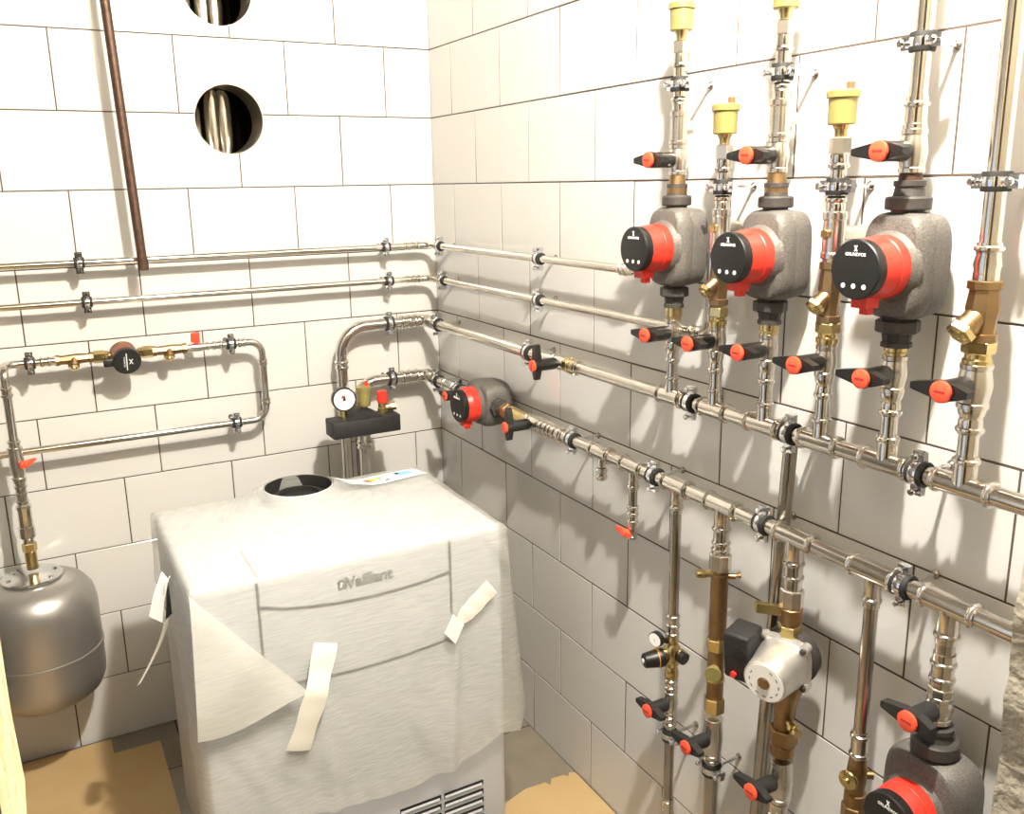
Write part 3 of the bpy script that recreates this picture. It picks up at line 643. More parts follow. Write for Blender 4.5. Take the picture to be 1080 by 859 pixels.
bs = [sq(.002, .044, 4), (sq(.004, .046, 4)), sq(.014, .046, 4), sq(.016, .043, 3.4), sq(.060, .040, 2.4), sq(.086, .039, 2.), sq(.088, .0375, 2.)]
for p, q in zip(bs, bs[1:]):
    for i in range(40): mt.face((p + i, p + (i + 1) % 40, q + (i + 1) % 40, q + i))
mt.face(tuple(bs[0] + i for i in range(40))[::-1]); mt.face(tuple(bs[-1] + i for i in range(40)))
for a_, b_ in ((1, 1), (1, -1), (-1, 1), (-1, -1)): mt.lathe(pc + sd * a_ * .038 + ud * b_ * .038 + ad * .004, ad, [(0, .009), (.016, .009), (.017, .007)], 14)
mo = t.add('motor_housing', mt, 'alu')
for a_, b_ in ((1, 1), (1, -1), (-1, 1), (-1, -1)): t.add('bolt', MB().lathe(pc + sd * a_ * .038 + ud * b_ * .038 + ad * .0205, ad, [(0, .0055), (.004, .0055), (.0045, .0035)], 10), 'iron', mo)
fc = pc + ad * .0882
fa = t.add('face_plate', MB().lathe(fc, ad, [(0, .0355), (.0008, .0355)], 36), 'dial', mo, 'white printed face plate')
pm = MB()
for i in range(12):
    if i in (2, 3): continue
    g = 2 * PI * i / 12; p = fc + ad * .0008 + (sd * math.cos(g) + ud * math.sin(g)) * .027
    pm.prism([(-.003, -.0008), (.003, -.0008), (.003, .0008), (-.003, .0008)], p, sd * -math.sin(g) + ud * math.cos(g), sd * math.cos(g) + ud * math.sin(g), ad * .0003)
t.add('face_print', pm, 'ink', fa)
t.add('bleed_screw', MB().lathe(fc + ad * .0006, ad, [(0, .011), (.003, .011), (.0045, .009), (.005, .004)], 20), 'bronze', mo)
bc = pc + ad * .042 - sd * .0 + (-sd if sd.dot(Y) < 0 else sd) * .064 + ud * .012
bx = t.add('terminal_box', MB().rbox(bc, (.050, .056, .094), .006, 3, rot=Matrix((sd, ad, ud)).transposed()), 'blackmatt')
lf = (-sd if sd.dot(Y) < 0 else sd)
t.add('speed_switch', MB().lathe(bc + ad * .027 + lf * .004 - ud * .034, ad, [(0, .006), (.006, .0055)], 12), 'red', bx, 'small red speed switch')
t.add('cable_gland', MB().lathe(bc + ad * .027 - lf * .010 + ud * .016, ad, [(0, .0105), (.003, .0105), (.0035, .006), (.0045, .006)], 16), 'black', bx)
t = T('pump_union', 'brown brass union and drain cock under the aluminium pump', 'union', (PX, y, .55))
t.add('union_nut', MB().hexa((PX, y, .634), -Z, .030, .0265, .0025), 'bronze')
t.add('tail', MB().lathe((PX, y, .668), -Z, [(0, .018), (.034, .018), (.066, .020), (.068, .0225), (.086, .0225), (.09, .018)], 12), 'bronze')
t.add('drain_cock', MB().cyl((PX, y, .656), (PX - .01, y - .038, .650), .0075, 12).lathe((PX - .008, y - .026, .652), (-.25, -1, -.15), [(0, .0105), (.008, .0105), (.0085, .007), (.014, .007), (.0145, .0095), (.02, .0095)], 8), 'brass')
ball_valve((PX, y, .526), Z, 'black handled valve under the aluminium pump', 'low drop valves', .0205, .042, depth=.076, k=1.05, hm='blackmatt')
t = T('drop_pipe', 'press fit pipe running to the floor under the aluminium pump', 'pipe', (PX, y, 0.), 'drop pipes')
t.add('pipe', MB().cyl((PX, y, .486), (PX, y, .001), .0140, 18), 'oldsteel')
t.add('press_fitting', MB().lathe((PX, y, .486), -Z, sleeve_prof(.05, .0160, [.008, .034]), 20), 'steel')
# D4: slim pipe with gold capped tee
y = DY['D4']
t = T('drop_pipe', 'slim stainless drop pipe above the gold capped balancing valve', 'pipe', (PX, y, .67), 'drop pipes')
drop_fit(t, y, .70, .0110, .0130, [])
t.add('press_fitting', MB().lathe((PX, y, .720), -Z, sleeve_prof(.052, .0132, [.008, .042]), 20), 'steel')
t = T('balancing_valve', 'brown balancing valve with round gold cap on the fourth drop pipe', 'valve', (PX, y, .59))
t.add('valve_body', MB().lathe((PX, y, .672), -Z, [(0, .0135), (.012, .0150), (.03, .0165), (.044, .0165), (.056, .0145), (.066, .0145), (.067, .0175), (.088, .0175), (.09, .014)], 16).cyl((PX, y, .640), (PX - .026, y - .004, .640), .0095, 14).cyl((PX, y, .64), (PX + .02, y - .016, .64), .007, 12), 'bronze')
t.add('cap', MB().lathe((PX - .022, y - .003, .640), (-1, -.2, 0), [(0, .0155), (.003, .0162), (.006, .0150), (.008, .006), (.012, .0058), (.013, .004)], 24), 'brass')
t = T('drop_pipe', 'dark iron fitting and pipe below the gold capped valve', 'pipe', (PX, y, 0.), 'drop pipes')
t.add('hex_nut', MB().hexa((PX, y, .583), -Z, .028, .0205, .002), 'bronze')
t.add('pipe', MB().cyl((PX, y, .57), (PX, y, .001), .0145, 18), 'oldsteel')
# D5: lower pump at the right edge
y = DY['D5']
t = T('drop_pipe', 'stainless press fit drop above the valve of the lowest red pump', 'pipe', (PX, y, .86), 'drop pipes')
drop_fit(t, y, .90, .0135, .0155, [])
t.add('press_fitting', MB().lathe((PX, y, .925), -Z, sleeve_prof(.054, .0158, [.016, .04])[:-1] + [(.054, .0158)], 20), 'steel')
t.add('hex_nut', MB().lathe((PX, y, .872), -Z, [(0, .0165), (.002, .0182), (.016, .0182), (.018, .0165)], 8), 'nickel')
ball_valve((PX, y, .836), Z, 'black handled valve above the lowest red pump at bottom right', 'low drop valves', .0178, .022, depth=.073, k=1.08, hm='blackmatt')
pump((PX, y, .680), Z, 'red pump at the bottom right corner, lowest of all pumps', 'red circulators', nut=.034, front=.170, W=.135, H=.165, un=.030)
t = T('drop_pipe', 'stainless pipe running to the floor under the lowest red pump', 'pipe', (PX, y, 0.), 'drop pipes')
t.add('pipe', MB().cyl((PX, y, .545), (PX, y, .001), .0138, 18), 'oldsteel')

# ------------------------------------------------------------------ two slim pipes along back and right walls
BD = .065; RD = -.050; NB = -Y
for i, (z, ye, lab) in enumerate(((1.416, -1.085, 'upper of the two slim stainless pipes running round the corner below the wall holes'), (1.313, -1.325, 'lower of the two slim stainless pipes running round the corner below the wall holes'))):
    t = T('wall_pipe', lab, 'pipe', (-.6, -BD, z), 'slim wall pipes')
    t.add('pipe', MB().cyl((XL + .002, -BD, z), (-.09, -BD, z), .0093, 16), 'steel')
    t.add('press_fitting', sleeve(MB(), (-.135, -BD, z), (-.085, -BD, z), .0108, [.006, .028, .044], 18), 'steel')
    t.add('corner_elbow', MB().tube(fillet([(-.10, -BD, z), (RD, -BD, z), (RD, -.11, z)], .03, 8), .0104, 16), 'steel')
    t.add('straight_run', MB().cyl((RD, -.10, z), (RD, ye, z), .0098, 16), 'steel')
    if i == 0:
        t.add('end_elbow', MB().tube(fillet([(RD, ye + .01, z), (RD, ye - .05, z), (RD, ye - .05, z + .06)], .025, 8), .0112, 16).lathe((RD, ye + .012, z), -Y, sleeve_prof(.028, .0115, [.006, .022]), 16), 'steel')
    else:
        t.add('end_elbow', MB().tube(fillet([(RD, ye + .02, z), (RD, ye - .035, z), (RD, ye - .035, z + .20)], .03, 8), .0085, 16).lathe((RD, ye + .02, z), -Y, sleeve_prof(.03, .011, [.006, .024]), 16), 'steel')
cb = 'zinc pipe clamps on the back wall pipes'
clamp((-1.045, -BD, 1.416), X, NB, .0096, 'pipe clamp on the upper slim pipe left of the rusty vertical pipe', cb, BD)
clamp((-.195, -BD, 1.416), X, NB, .0096, 'pipe clamp on the upper slim back wall pipe near the room corner', cb, BD)
clamp((-1.038, -BD, 1.313), X, NB, .0096, 'pipe clamp on the lower slim pipe, left, above the black pump loop', cb, BD)
clamp((-.190, -BD, 1.313), X, NB, .0096, 'pipe clamp on the lower slim back wall pipe near the room corner', cb, BD)
clamp((-.200, -D0, HU + .003), X, NB, .0175, 'pipe clamp on the thick feed pipe right of its bend', cb, D0)
clamp((-.200, -D0, HL + .008), X, NB, .0175, 'pipe clamp on the thick return pipe right of the gauge group', cb, D0)
clamp((RD, -.143, 1.416), Y, NR, .0100, 'right wall clamp on the upper slim pipe beside the corner', cg, -RD)
clamp((RD, -.160, 1.313), Y, NR, .0100, 'right wall clamp on the lower slim pipe beside the corner', cg, -RD)
clamp((RD, -.732, 1.416), Y, NR, .0100, 'right wall clamp halfway along the upper slim pipe', cg, -RD)
clamp((RD, -.730, 1.313), Y, NR, .0100, 'right wall clamp halfway along the lower slim pipe', cg, -RD)
# rusty pipe hanging in front of the back wall
BPB, BPT = (-.8955,), (-.94,)
t = T('rusty_pipe', 'rusty brown vertical pipe ending in front of the upper slim pipe', 'pipe', (-.893, -.095, 1.39))
t.add('pipe', MB().cyl((BPB[0], -.115, 1.40), (BPT[0], -.115, CEIL - .003), .0122, 18), 'rust')
t.add('end_cap', MB().lathe((BPB[0], -.115, 1.392), Z, [(0, .0125), (.001, .0138), (.030, .0138), (.032, .0122)], 18), 'rust')

# ------------------------------------------------------------------ circulation loop on the back wall, left
LD = .08; zl = 1.168; zr = .937; vx, vy = -1.250, -.15
t = T('loop_pipe', 'stainless loop pipe carrying the small black pump on the back wall', 'pipe', (-.93, -LD, .93))
t.add('pipe', MB().cyl((-.745, -LD, zl), (-.66, -LD, zl), .0095, 16), 'steel')
t.add('bend', MB().tube(fillet([(-.670, -LD, zl), (-.596, -LD, zl), (-.596, -LD, zr), (-.68, -LD, zr)], .045, 9), .0102, 16), 'steel')
t.add('press_fitting', MB().lathe((-.596, -LD, 1.118), -Z, sleeve_prof(.022, .0117, [.006, .016]), 18), 'steel')
t.add('press_fitting', MB().lathe((-.596, -LD, 1.000), -Z, sleeve_prof(.022, .0117, [.006, .016]), 18), 'steel')
t.add('return_run', MB().cyl((-.66, -LD, zr), (XL + .002, -LD, zr - .002), .0098, 16), 'steel')
t.add('press_fitting', MB().lathe((-.735, -LD, zl), X, sleeve_prof(.03, .0112, [.006, .024]), 18), 'steel')
t.add('press_fitting', MB().lathe((-.665, -LD, zl), X, sleeve_prof(.025, .0112, [.006, .02]), 18), 'steel')
t.add('left_run', MB().tube(fillet([(-1.130, -LD, zl), (vx, -LD, zl + .001), (vx, vy, zl), (vx, vy, zl - .05)], .03, 7), .0102, 16), 'steel')
t.add('press_fitting', MB().lathe((-1.168, -LD, zl), X, sleeve_prof(.045, .0115, [.006, .022, .039]), 18), 'steel')
clamp((-1.190, -LD, zl), X, NB, .0108, 'pipe clamp at the left end of the black pump loop', cb, LD)
clamp((-.682, -LD, zl), X, NB, .0108, 'pipe clamp on the loop pipe right of the red lever valve', cb, LD)
clamp((-.685, -LD, zr), X, NB, .0108, 'pipe clamp on the loop return pipe below the black pump', cb, LD)
y_check((-1.086, -LD, zl), .092, X, (-.15, -.6, -.75), 'bronze check valve left of the small black pump', 'loop check valves', 'bronze', .0128, .022, .7, 1.02)
y_check((-.848, -LD, zl), .092, X, (-.15, -.6, -.75), 'bronze check valve right of the small black pump', 'loop check valves', 'bronze', .0130, .022, .7, 1.02)
t = T('hot_water_pump', 'small black hot water pump with round face on the loop pipe', 'pump', (-.965, -LD, zl))
pa = V((.06, -.93, -.22)).normalized(); p0 = V((-.966, -LD, zl))
t.add('pump_body', MB().lathe(p0 - pa * .012, pa, [(0, .026), (.004, .035), (.014, .035), (.018, .033)], 28).cyl((-1.02, -LD, zl), (-.91, -LD, zl), .0105, 16), 'bronze')
t.add('motor', MB().lathe(p0 + pa * .004, pa, [(0, .034), (.030, .033), (.034, .032)], 28), 'brownred')
r_, u_ = X, Z
f = t.add('control_face', MB().lathe(p0 + pa * .036, pa, [(0, .034), (.002, .0358), (.016, .0358), (.018, .0345)], 36).rbox(p0 + pa * .044 + V((-.042, 0, -.002)), (.030, .016, .020), .003), 'black')
up_ = pa.cross(X).normalized(); up_ = up_ if up_.z > 0 else -up_; fo = p0 + pa * .0543
t.add('logo', MB().prism([(-.0012, -.024), (.0012, -.024), (.0012, .024), (-.0012, .024)], fo - X * .0015, X, up_, pa * .0004)
      .prism([(-.001, -.008), (.001, -.008), (.001, .008), (-.001, .008)], fo + X * .009, (X + up_ * .6).normalized(), (up_ - X * .6).normalized(), pa * .0004)
      .prism([(-.001, -.008), (.001, -.008), (.001, .008), (-.001, .008)], fo + X * .009, (X - up_ * .6).normalized(), (up_ + X * .6).normalized(), pa * .0004)
      .text('GRUNDFOS', fo - X * .007, up_, -X, .0055, .0003), 'icon', f)
for sg in (1, -1): t.add('union_nut', MB().hexa(p0 + X * sg * .036, X * sg, .012, .0145, .002).hexa(p0 + X * sg * .047, X * sg, .027, .0168, .002), 'brass')
mini_valve((-.775, -LD, zl), X, (0, -.3, .95), 'small valve with red lever on the loop pipe right of the black pump', lever=(-1, 0, 0), r=.0125, L=.031, th=.026, ls=.5)
# vertical stack to the expansion vessel
t = T('vessel_pipe', 'vertical stainless pipe from the loop down to the vessel valve', 'pipe', (vx, vy, .97))
t.add('pipe', MB().cyl((vx, vy, zl - .045), (vx, vy, .955), .0110, 18), 'steel')
t.add('press_fitting', MB().lathe((vx, vy, 1.128), -Z, sleeve_prof(.03, .0125, [.006, .024]), 18), 'steel')
t.add('press_fitting', MB().lathe((vx, vy, .990), -Z, sleeve_prof(.028, .0132, [.006, .022]), 18), 'nickel')
mini_valve((vx, vy, .927), Z, (.75, -.6, 0), 'vertical valve with red lever above the expansion vessel', r=.0175, L=.042, lever=(.7, .7, .15), m='nickel')
t = T('vessel_fitting', 'nickel fittings and brass connector standing on the expansion vessel', 'fitting', (vx, vy, .64))
t.add('press_fitting', MB().lathe((vx, vy, .887), -Z, sleeve_prof(.072, .0130, [.008, .022, .04, .062]), 18), 'steel')
t.add('union', MB().lathe((vx, vy, .818), -Z, [(0, .0145), (.004, .0185), (.012, .0185), (.016, .0165), (.06, .0172), (.062, .0195), (.09, .0195), (.096, .0135), (.11, .0135)], 10), 'nickel')
t.add('connector', MB().hexa((vx, vy, .712), -Z, .024, .0178, .002).cyl((vx, vy, .69), (vx, vy, .640), .0145, 16), 'brass')
# expansion vessel
tz0, tz1, tr = .262, .628, .148
tx = vx - .004
t = T('expansion_vessel', 'grey expansion vessel hanging at the left edge under the loop pipe', 'expansion vessel', (tx, vy, tz0))
R = [(0, .02), (.004, .075), (.015, .112), (.034, .135), (.06, .146), (.085, .1475), (.200, .1475), (.225, .1475), (.275, .147), (.305, .140), (.330, .122), (.346, .095), (.353, .06), (.354, .02)]
t.add('shell', MB().lathe((tx, vy, tz0), Z, R, 56), 'tank', angle=50)
t.add('seam_band', MB().lathe((tx, vy, tz0 + .145), Z, [(0, .1478), (.001, .1498), (.005, .1506), (.010, .1498), (.011, .1478)], 56, cap=False), 'tank')
t.add('flange', MB().lathe((tx, vy, tz0 + .3515), Z, [(0, .070), (.001, .0735), (.007, .0735), (.009, .071), (.011, .045), (.016, .03)], 40), 'zinc')
for i in range(6):
    g = i * PI / 3 + .3; p = V((tx + .058 * math.cos(g), vy + .058 * math.sin(g), tz0 + .3605))
    t.add('bolt', MB().hexa(p, Z, .005, .006, .001), 'zinc')

# ------------------------------------------------------------------ boiler safety group with gauge, vent and relief valve
gy = -.25
t = T('safety_group', 'black insulated safety group with gauge, air vent and red capped relief valve', 'boiler safety group', (-.36, gy, .90))
t.add('insulation_block', MB().rbox((-.361, gy, .924), (.204, .075, .050), .004, 2).prism([(-.06, 0), (.06, 0), (.018, .026), (-.025, .026)], (-.365, gy + .03, .947), X, Z, -Y * .06), 'blackmatt')
gc = V((-.423, gy - .022, 1.012)); gd = V((-.12, -1, .06)).normalized()
gg = t.add('gauge', MB().cyl((-.420, gy, .945), (-.420, gy, .985), .0105, 14).lathe(gc - gd * .012, gd, [(0, .025), (.001, .033), (.020, .0335), (.022, .0315)], 36), ['brass'])
rr = t.add('gauge_rim', MB().lathe(gc - gd * .0115, gd, [(0, .0325), (.0015, .0342), (.021, .0342), (.0228, .0325), (.0228, .0300), (.0, .03)], 36, cap=False), 'black', gg)
t.add('gauge_dial', MB().lathe(gc + gd * .0075, gd, [(0, .0305), (.0032, .0305)], 36), 'dial', gg)
gn = MB(); gu = gd.cross(X).normalized(); gu = gu if gu.z > 0 else -gu
for a_ in range(11):
    g = math.radians(225 - a_ * 27); e = X * math.cos(g) + gu * math.sin(g)
    gn.prism([(-.003, -.0006), (.003, -.0006), (.003, .0006), (-.003, .0006)], gc + gd * .0107 + e * .0245, e, gd.cross(e), gd * .0003)
gn.prism([(-.0012, -.006), (.0012, -.006), (.0004, .021), (-.0004, .021)], gc + gd * .0108, (X + gu * -1).normalized(), (-X - gu).normalized(), gd * .0005)
gn.lathe(gc + gd * .0107, gd, [(0, .0045), (.002, .004)], 14)
t.add('gauge_marks', gn, 'ink', gg)
gr = MB().prism([(-.009, -.002), (.009, -.004), (.006, .006), (-.006, .005)], gc + gd * .0108 + gu * .006, X, gu, gd * .0003)
t.add('gauge_sector', gr, 'darkred', gg)
t.add('vent_body', MB().lathe((-.3555, gy, .965), Z, [(0, .010), (.012, .010), (.014, .0175), (.016, .0185), (.060, .0190), (.061, .0215), (.071, .0215), (.073, .018)], 24), 'yellow')
t.add('vent_screw', MB().lathe((-.347, gy - .004, 1.036), Z, [(0, .0065), (.014, .0065), (.016, .005)], 12), 'red')
t.add('relief_valve', MB().lathe((-.299, gy, .940), Z, [(0, .0115), (.012, .0115), (.013, .0155), (.026, .0155), (.028, .0135), (.042, .0135)], 10).cyl((-.299, gy, .966), (-.268, gy - .008, .968), .0105, 14).lathe((-.274, gy - .007, .968), (1, -.2, .1), [(0, .013), (.012, .013), (.013, .0105)], 8), 'brass')
t.add('relief_cap', MB().lathe((-.299, gy, .981), Z, [(0, .0145), (.002, .0160), (.022, .0150), (.026, .0155), (.034, .0140), (.036, .010)], 12), 'red', label='red cap')
t.add('down_pipe', MB().cyl((-.361, gy, .902), (-.361, gy, .45), .0155, 18).lathe((-.361, gy, .900), -Z, sleeve_prof(.05, .0185, [.006, .03, .044]), 20), 'steel')

# ------------------------------------------------------------------ boiler
bx0, bx1, by0, by1, bz = -.972, -.280, -.940, -.440, .832
t = T('boiler', 'white floor standing boiler half covered in translucent foam film', 'boiler', (-.626, -.70, 0))
t.add('casing', MB().rbox(((bx0 + bx1) / 2, (by0 + by1) / 2, bz / 2 + .02), (bx1 - bx0, by1 - by0, bz - .04), .012, 3), 'enamel')
cx, cy, cr = -.637, -.530, .0845
t.add('flue_collar', MB().lathe((cx, cy, bz - .002), Z, [(0, cr), (.040, cr), (.0408, cr - .0012)], 48, cap=False), 'enamel')
t.add('flue_opening', MB().lathe((cx, cy, bz - .002), Z, [(.0408, cr - .0012), (.040, cr - .004), (.004, cr - .004)], 48, cap=False), 'flue_black')  # inside and socket of the collar are plain near-black
cb_ = MB().lathe((cx, cy, bz), Z, [(0, cr - .004), (.006, cr - .004)], 48)
t.add('flue_socket', cb_.lathe((cx, cy, bz + .006), Z, [(0, .06), (.012, .058), (.012, .05), (.001, .05)], 40, cap=False), 'flue_black')
yf = by0 - .0008
sm = MB()
def fstrip(pts, w):                       # a dark joint line on the boiler front (x, z)
    for (x0, z0), (x1, z1) in zip(pts, pts[1:]):
        d = V((x1 - x0, 0, z1 - z0)); L = d.length; d.normalize(); n = V((-d.z, 0, d.x))
        sm.prism([(-.0005, -w / 2), (L + .0005, -w / 2), (L + .0005, w / 2), (-.0005, w / 2)], (x0, yf, z0), d, n, (0, -.0012, 0))
px0, px1 = -.844, -.415
fstrip([(px0, .822), (px0, .640)], .0055); fstrip([(px1, .822), (px1, .645)], .0055)
cv = [(px0 + (px1 - px0) * i / 20, .7335 + .030 * ((i / 20 - .60) / .6) ** 2 + .004 * (i < 2)) for i in range(21)]
fstrip(cv, .0055)
dv = [(-.80 + .37 * i / 14, .570 + .012 * ((i / 14 - .5) / .5) ** 2) for i in range(15)]
fstrip(dv, .0050)
fr = t.add('front_joints', sm, 'seam', smooth=False)
tj = MB(); 
for xx in (px0 + .004, ): tj.prism([(-.0012, -.155), (.0012, -.155), (.0012, 0), (-.0012, 0)], (xx, -.785, bz - .0005), X, Y, (0, 0, .001))
t.add('top_joint', tj, 'seam', smooth=False)
lg = MB().text('Vaillant', (-.606, yf, .7765), X, Z, .036, .0010, bold=.0007)
lg.rbox((-.667, yf - .0004, .7765), (.019, .0014, .021), .0)
lo = t.add('logo', lg, 'ink')
t.add('emblem', MB().prism([(-.005, -.006), (-.002, -.006), (.001, .001), (.005, .006), (.001, .0045), (-.003, .006), (-.004, .001)], (-.667, yf - .0012, .7765), X, Z, (0, -.0005, 0)), 'icon', lo)
# ventilation grille
gs = MB()
for c_ in range(2):
    for r_ in range(5):
        x0 = (-.450, -.563)[c_]; z0 = .175 - r_ * .024
        gs.prism([(0, -.007), (.105, -.007), (.105, .007), (0, .007)], (x0, yf + .0002, z0), X, Z, (0, -.0012, 0))
t.add('vent_slots', gs, 'seam', smooth=False)
ls = MB()
for c_ in range(2):
    for r_ in range(5):
        x0 = (-.450, -.563)[c_]; z0 = .175 - r_ * .024
        ls.prism([(0, 0), (.011, -.006), (.009, -.007), (-.0015, -.0015)], (x0 + .002, yf - .0008, z0 + .001), -Y * .2, Z, X * .099)
t.add('louvres', ls, 'enamel', smooth=False)
for xx in (-.90, -.35):
    for yy in (-.87, -.52): t.add('foot', MB().lathe((xx, yy, 0.001), Z, [(0, .022), (.02, .022), (.024, .015), (.045, .015)], 16), 'black')

# ------------------------------------------------------------------ translucent foam film over the boiler
def film():
    mb = MB(); e = .006
    x0, x1, y0, y1 = bx0 - e, bx1 + e + .002, by0 - e, by1 + e
    ztop = bz + .006
    per = []                                # closed perimeter, anticlockwise seen from above, starting at front-left
    def side(a, b, n): 
        for i in range(n): s = i / n; per.append((a[0] + (b[0] - a[0]) * s, a[1] + (b[1] - a[1]) * s))
    NF, NSd, NB_ = 90, 56, 60
    side((x0, y0), (x1, y0), NF); side((x1, y0), (x1, y1), NSd); side((x1, y1), (x0, y1), NB_); side((x0, y1), (x0, y0), NSd)
    N = len(per); cxm, cym = (x0 + x1) / 2, (y0 + y1) / 2
    def lerp(p, xs):
        for (a, za), (b, zb) in zip(p, p[1:]):
            if a <= xs <= b: return za + (zb - za) * (xs - a) / (b - a)
        return p[-1][1] if xs > p[-1][0] else p[0][1]
    hemF = [(-1., .20), (-.93, .205), (-.87, .23), (-.80, .262), (-.776, .272), (-.70, .258), (-.614, .252), (-.52, .253), (-.435, .268), (-.379, .285), (-.345, .30), (-.32, .322), (-.30, .318), (-.264, .310), (-.24, .35)]
    hem = []
    for i, (x, y) in enumerate(per):
        if i < NF: h = lerp(hemF, x)
        elif i < NF + NSd: h = .36 + .06 * math.sin((i - NF) / NSd * 9)
        elif i < NF + NSd + NB_: h = .785
        else:
            s = (i - NF - NSd - NB_) / NSd; h = .66 - .06 * s + (.0 if s < .6 else -.40 * ((s - .6) / .4) ** 1.3)
        hem.append(h)
    NT = 46; rows = []
    rnd = random.Random(4); ph = [rnd.uniform(0, 6) for _ in range(8)]
    rows_n = [(0.93, 0.0), (0.975, .001), (.995, .0035)]
    # rounded top edge
    def rim(px, py, inset, dz):
        nx = (px - cxm); ny = (py - cym)
        qx = max(min(px, x1 - inset), x0 + inset); qy = max(min(py, y1 - inset), y0 + inset)
        return V((qx, qy, ztop - dz))
    tops = []
    for inset, dz in ((.022, 0.), (.012, .0008), (.005, .003), (.0015, .0065)):
        b = len(mb.v); tops.append(b)
        for (x, y) in per: mb.v.append(rim(x, y, inset, dz) + Z * .0008 * math.sin(x * 40 + y * 31))
    skirt = []
    for j in range(NT + 1):
        b = len(mb.v); skirt.append(b); f = j / NT
        for i, (x, y) in enumerate(per):
            z = ztop - .012 - (ztop - .012 - hem[i]) * f; d = ztop - z
            if i < NF: n = V((0, -1, 0)); s = x
            elif i < NF + NSd: n = V((1, 0, 0)); s = y
            elif i < NF + NSd + NB_: n = V((0, 1, 0)); s = x
            else: n = V((-1, 0, 0)); s = y
            amp = min(1., d / .5)
            w = .006 * math.sin(s * 17 + ph[0] + z * 2.2) + .004 * math.sin(s * 31 + z * 9 + ph[1]) + .003 * math.sin(z * 23 + s * 6 + ph[2]) + .0015 * math.sin(s * 83 + z * 47)
            o = .0015 + amp * (.010 + .9 * abs(w) + w * .3)
            p = V((x, y, z)) + n * o
            if i < NF:
                rr = (x - x0) / (x1 - x0)
                k = max(0., (rr - .80) / .20); p.x += .022 * k * k * min(1., d / .45); p.y -= .016 * k * amp
                # a draped vertical fold under the right tape and a soft ridge beside the left one
                g1 = math.exp(-((x + .41 - (z - .6) * .10) / .016) ** 2); p.y -= .014 * g1 * max(0., min(1., (.66 - z) / .12))
                g2 = math.exp(-((x + .735 + (z - .5) * .05) / .014) ** 2); p.y -= .010 * g2 * max(0., min(1., (.55 - z) / .15))
                g3 = math.exp(-(((x + .30) + (z - .80) * .42) / .018) ** 2); p.y -= .015 * g3 * max(0., min(1., (.83 - z) / .05)) * max(0., min(1., (z - .60) / .05))
                p.y += -.006 * math.exp(-((f - 1.) / .04) ** 2)
            elif i < NF + NSd:
                k = max(0., 1 - (i - NF) / (NSd * .3)); p.x += .022 * min(1., d / .45) * (.5 + .5 * k); p.y -= .016 * amp * (k if i == NF else k * k)
            mb.v.append(p)
    rings = tops + skirt
    for a, b in zip(rings, rings[1:]):
        for i in range(N): j = (i + 1) % N; mb.face((a + i, a + j, b + j, b + i))
    # flat top running in to the flue collar
    inner = []
    for k, f in enumerate((0., .15, .3, .45, .6, .7, .8, .87, .93, .97, 1.)):
        b = len(mb.v); inner.append(b)
        for i, (x, y) in enumerate(per):
            g = math.atan2((y - cy), (x - cx)); q = rim(x, y, .022, 0.)
            tgt = V((cx + (cr + .0022) * math.cos(g), cy + (cr + .0022) * math.sin(g), ztop))
            p = q.lerp(tgt, f); dist = math.hypot(p.x - cx, p.y - cy) - cr; fd = (cy - p.y) / (dist + cr); dist *= 1. if fd > .5 else 1 + 1.1 * min(1., (.5 - fd) / .8)
            p.z += .0335 * max(0., 1 - dist / .19) ** 1.15 * min(1., f * 2.2) + .0012 * math.sin(p.x * 23 + 1) * math.sin(p.y * 29) * min(1., dist * 20)
            mb.v.append(p)
    for a, b in zip(inner, inner[1:]):
        for i in range(N): j = (i + 1) % N; mb.face((a + i, b + i, b + j, a + j))
    for i in range(N): j = (i + 1) % N; mb.face((inner[0] + i, inner[0] + j, tops[0] + j, tops[0] + i))
    return mb
wt = T('foam_film', 'translucent white foam film draped over the boiler top and front', 'packing film', (-.626, -.70, bz))
sheet_mb = film(); wt.add('sheet', sheet_mb, 'film', angle=80)
# folded-over corner at the front left, pulled to the tape
ff = MB(); n = 16
A, B, D = V((-.976, -.951, .832)), V((-.765, -.983, .575)), V((-.992, -.982, .535))
idx = {}
for i in range(n + 1):
    for j in range(n + 1 - i):
        u, v = i / n, j / n; p = A * (1 - u - v) + B * u + D * v
        p.y -= .014 * math.sin(PI * min(1, u + v)) * (1 - u) + .003 * math.sin(u * 14 + v * 9)
        p.z -= .030 * math.sin(PI * u) * v - .0 ; idx[i, j] = len(ff.v); ff.v.append(p)
for i in range(n):
    for j in range(n - i):
        ff.face((idx[i, j], idx[i + 1, j], idx[i, j + 1]))
        if j < n - i - 1: ff.face((idx[i + 1, j], idx[i + 1, j + 1], idx[i, j + 1]))
wt.add('corner_fold', ff, 'fold', angle=80)
from mathutils.bvhtree import BVHTree
TREE = BVHTree.FromPolygons(sheet_mb.v + ff.v, [tuple(f) for f in sheet_mb.f] + [tuple(len(sheet_mb.v) + i for i in f) for f in ff.f])
def on_film(x, z):
    h = TREE.ray_cast(V((x, -1.4, z)), V((0, 1, 0))); return h[0].y if h[0] is not None else -.965

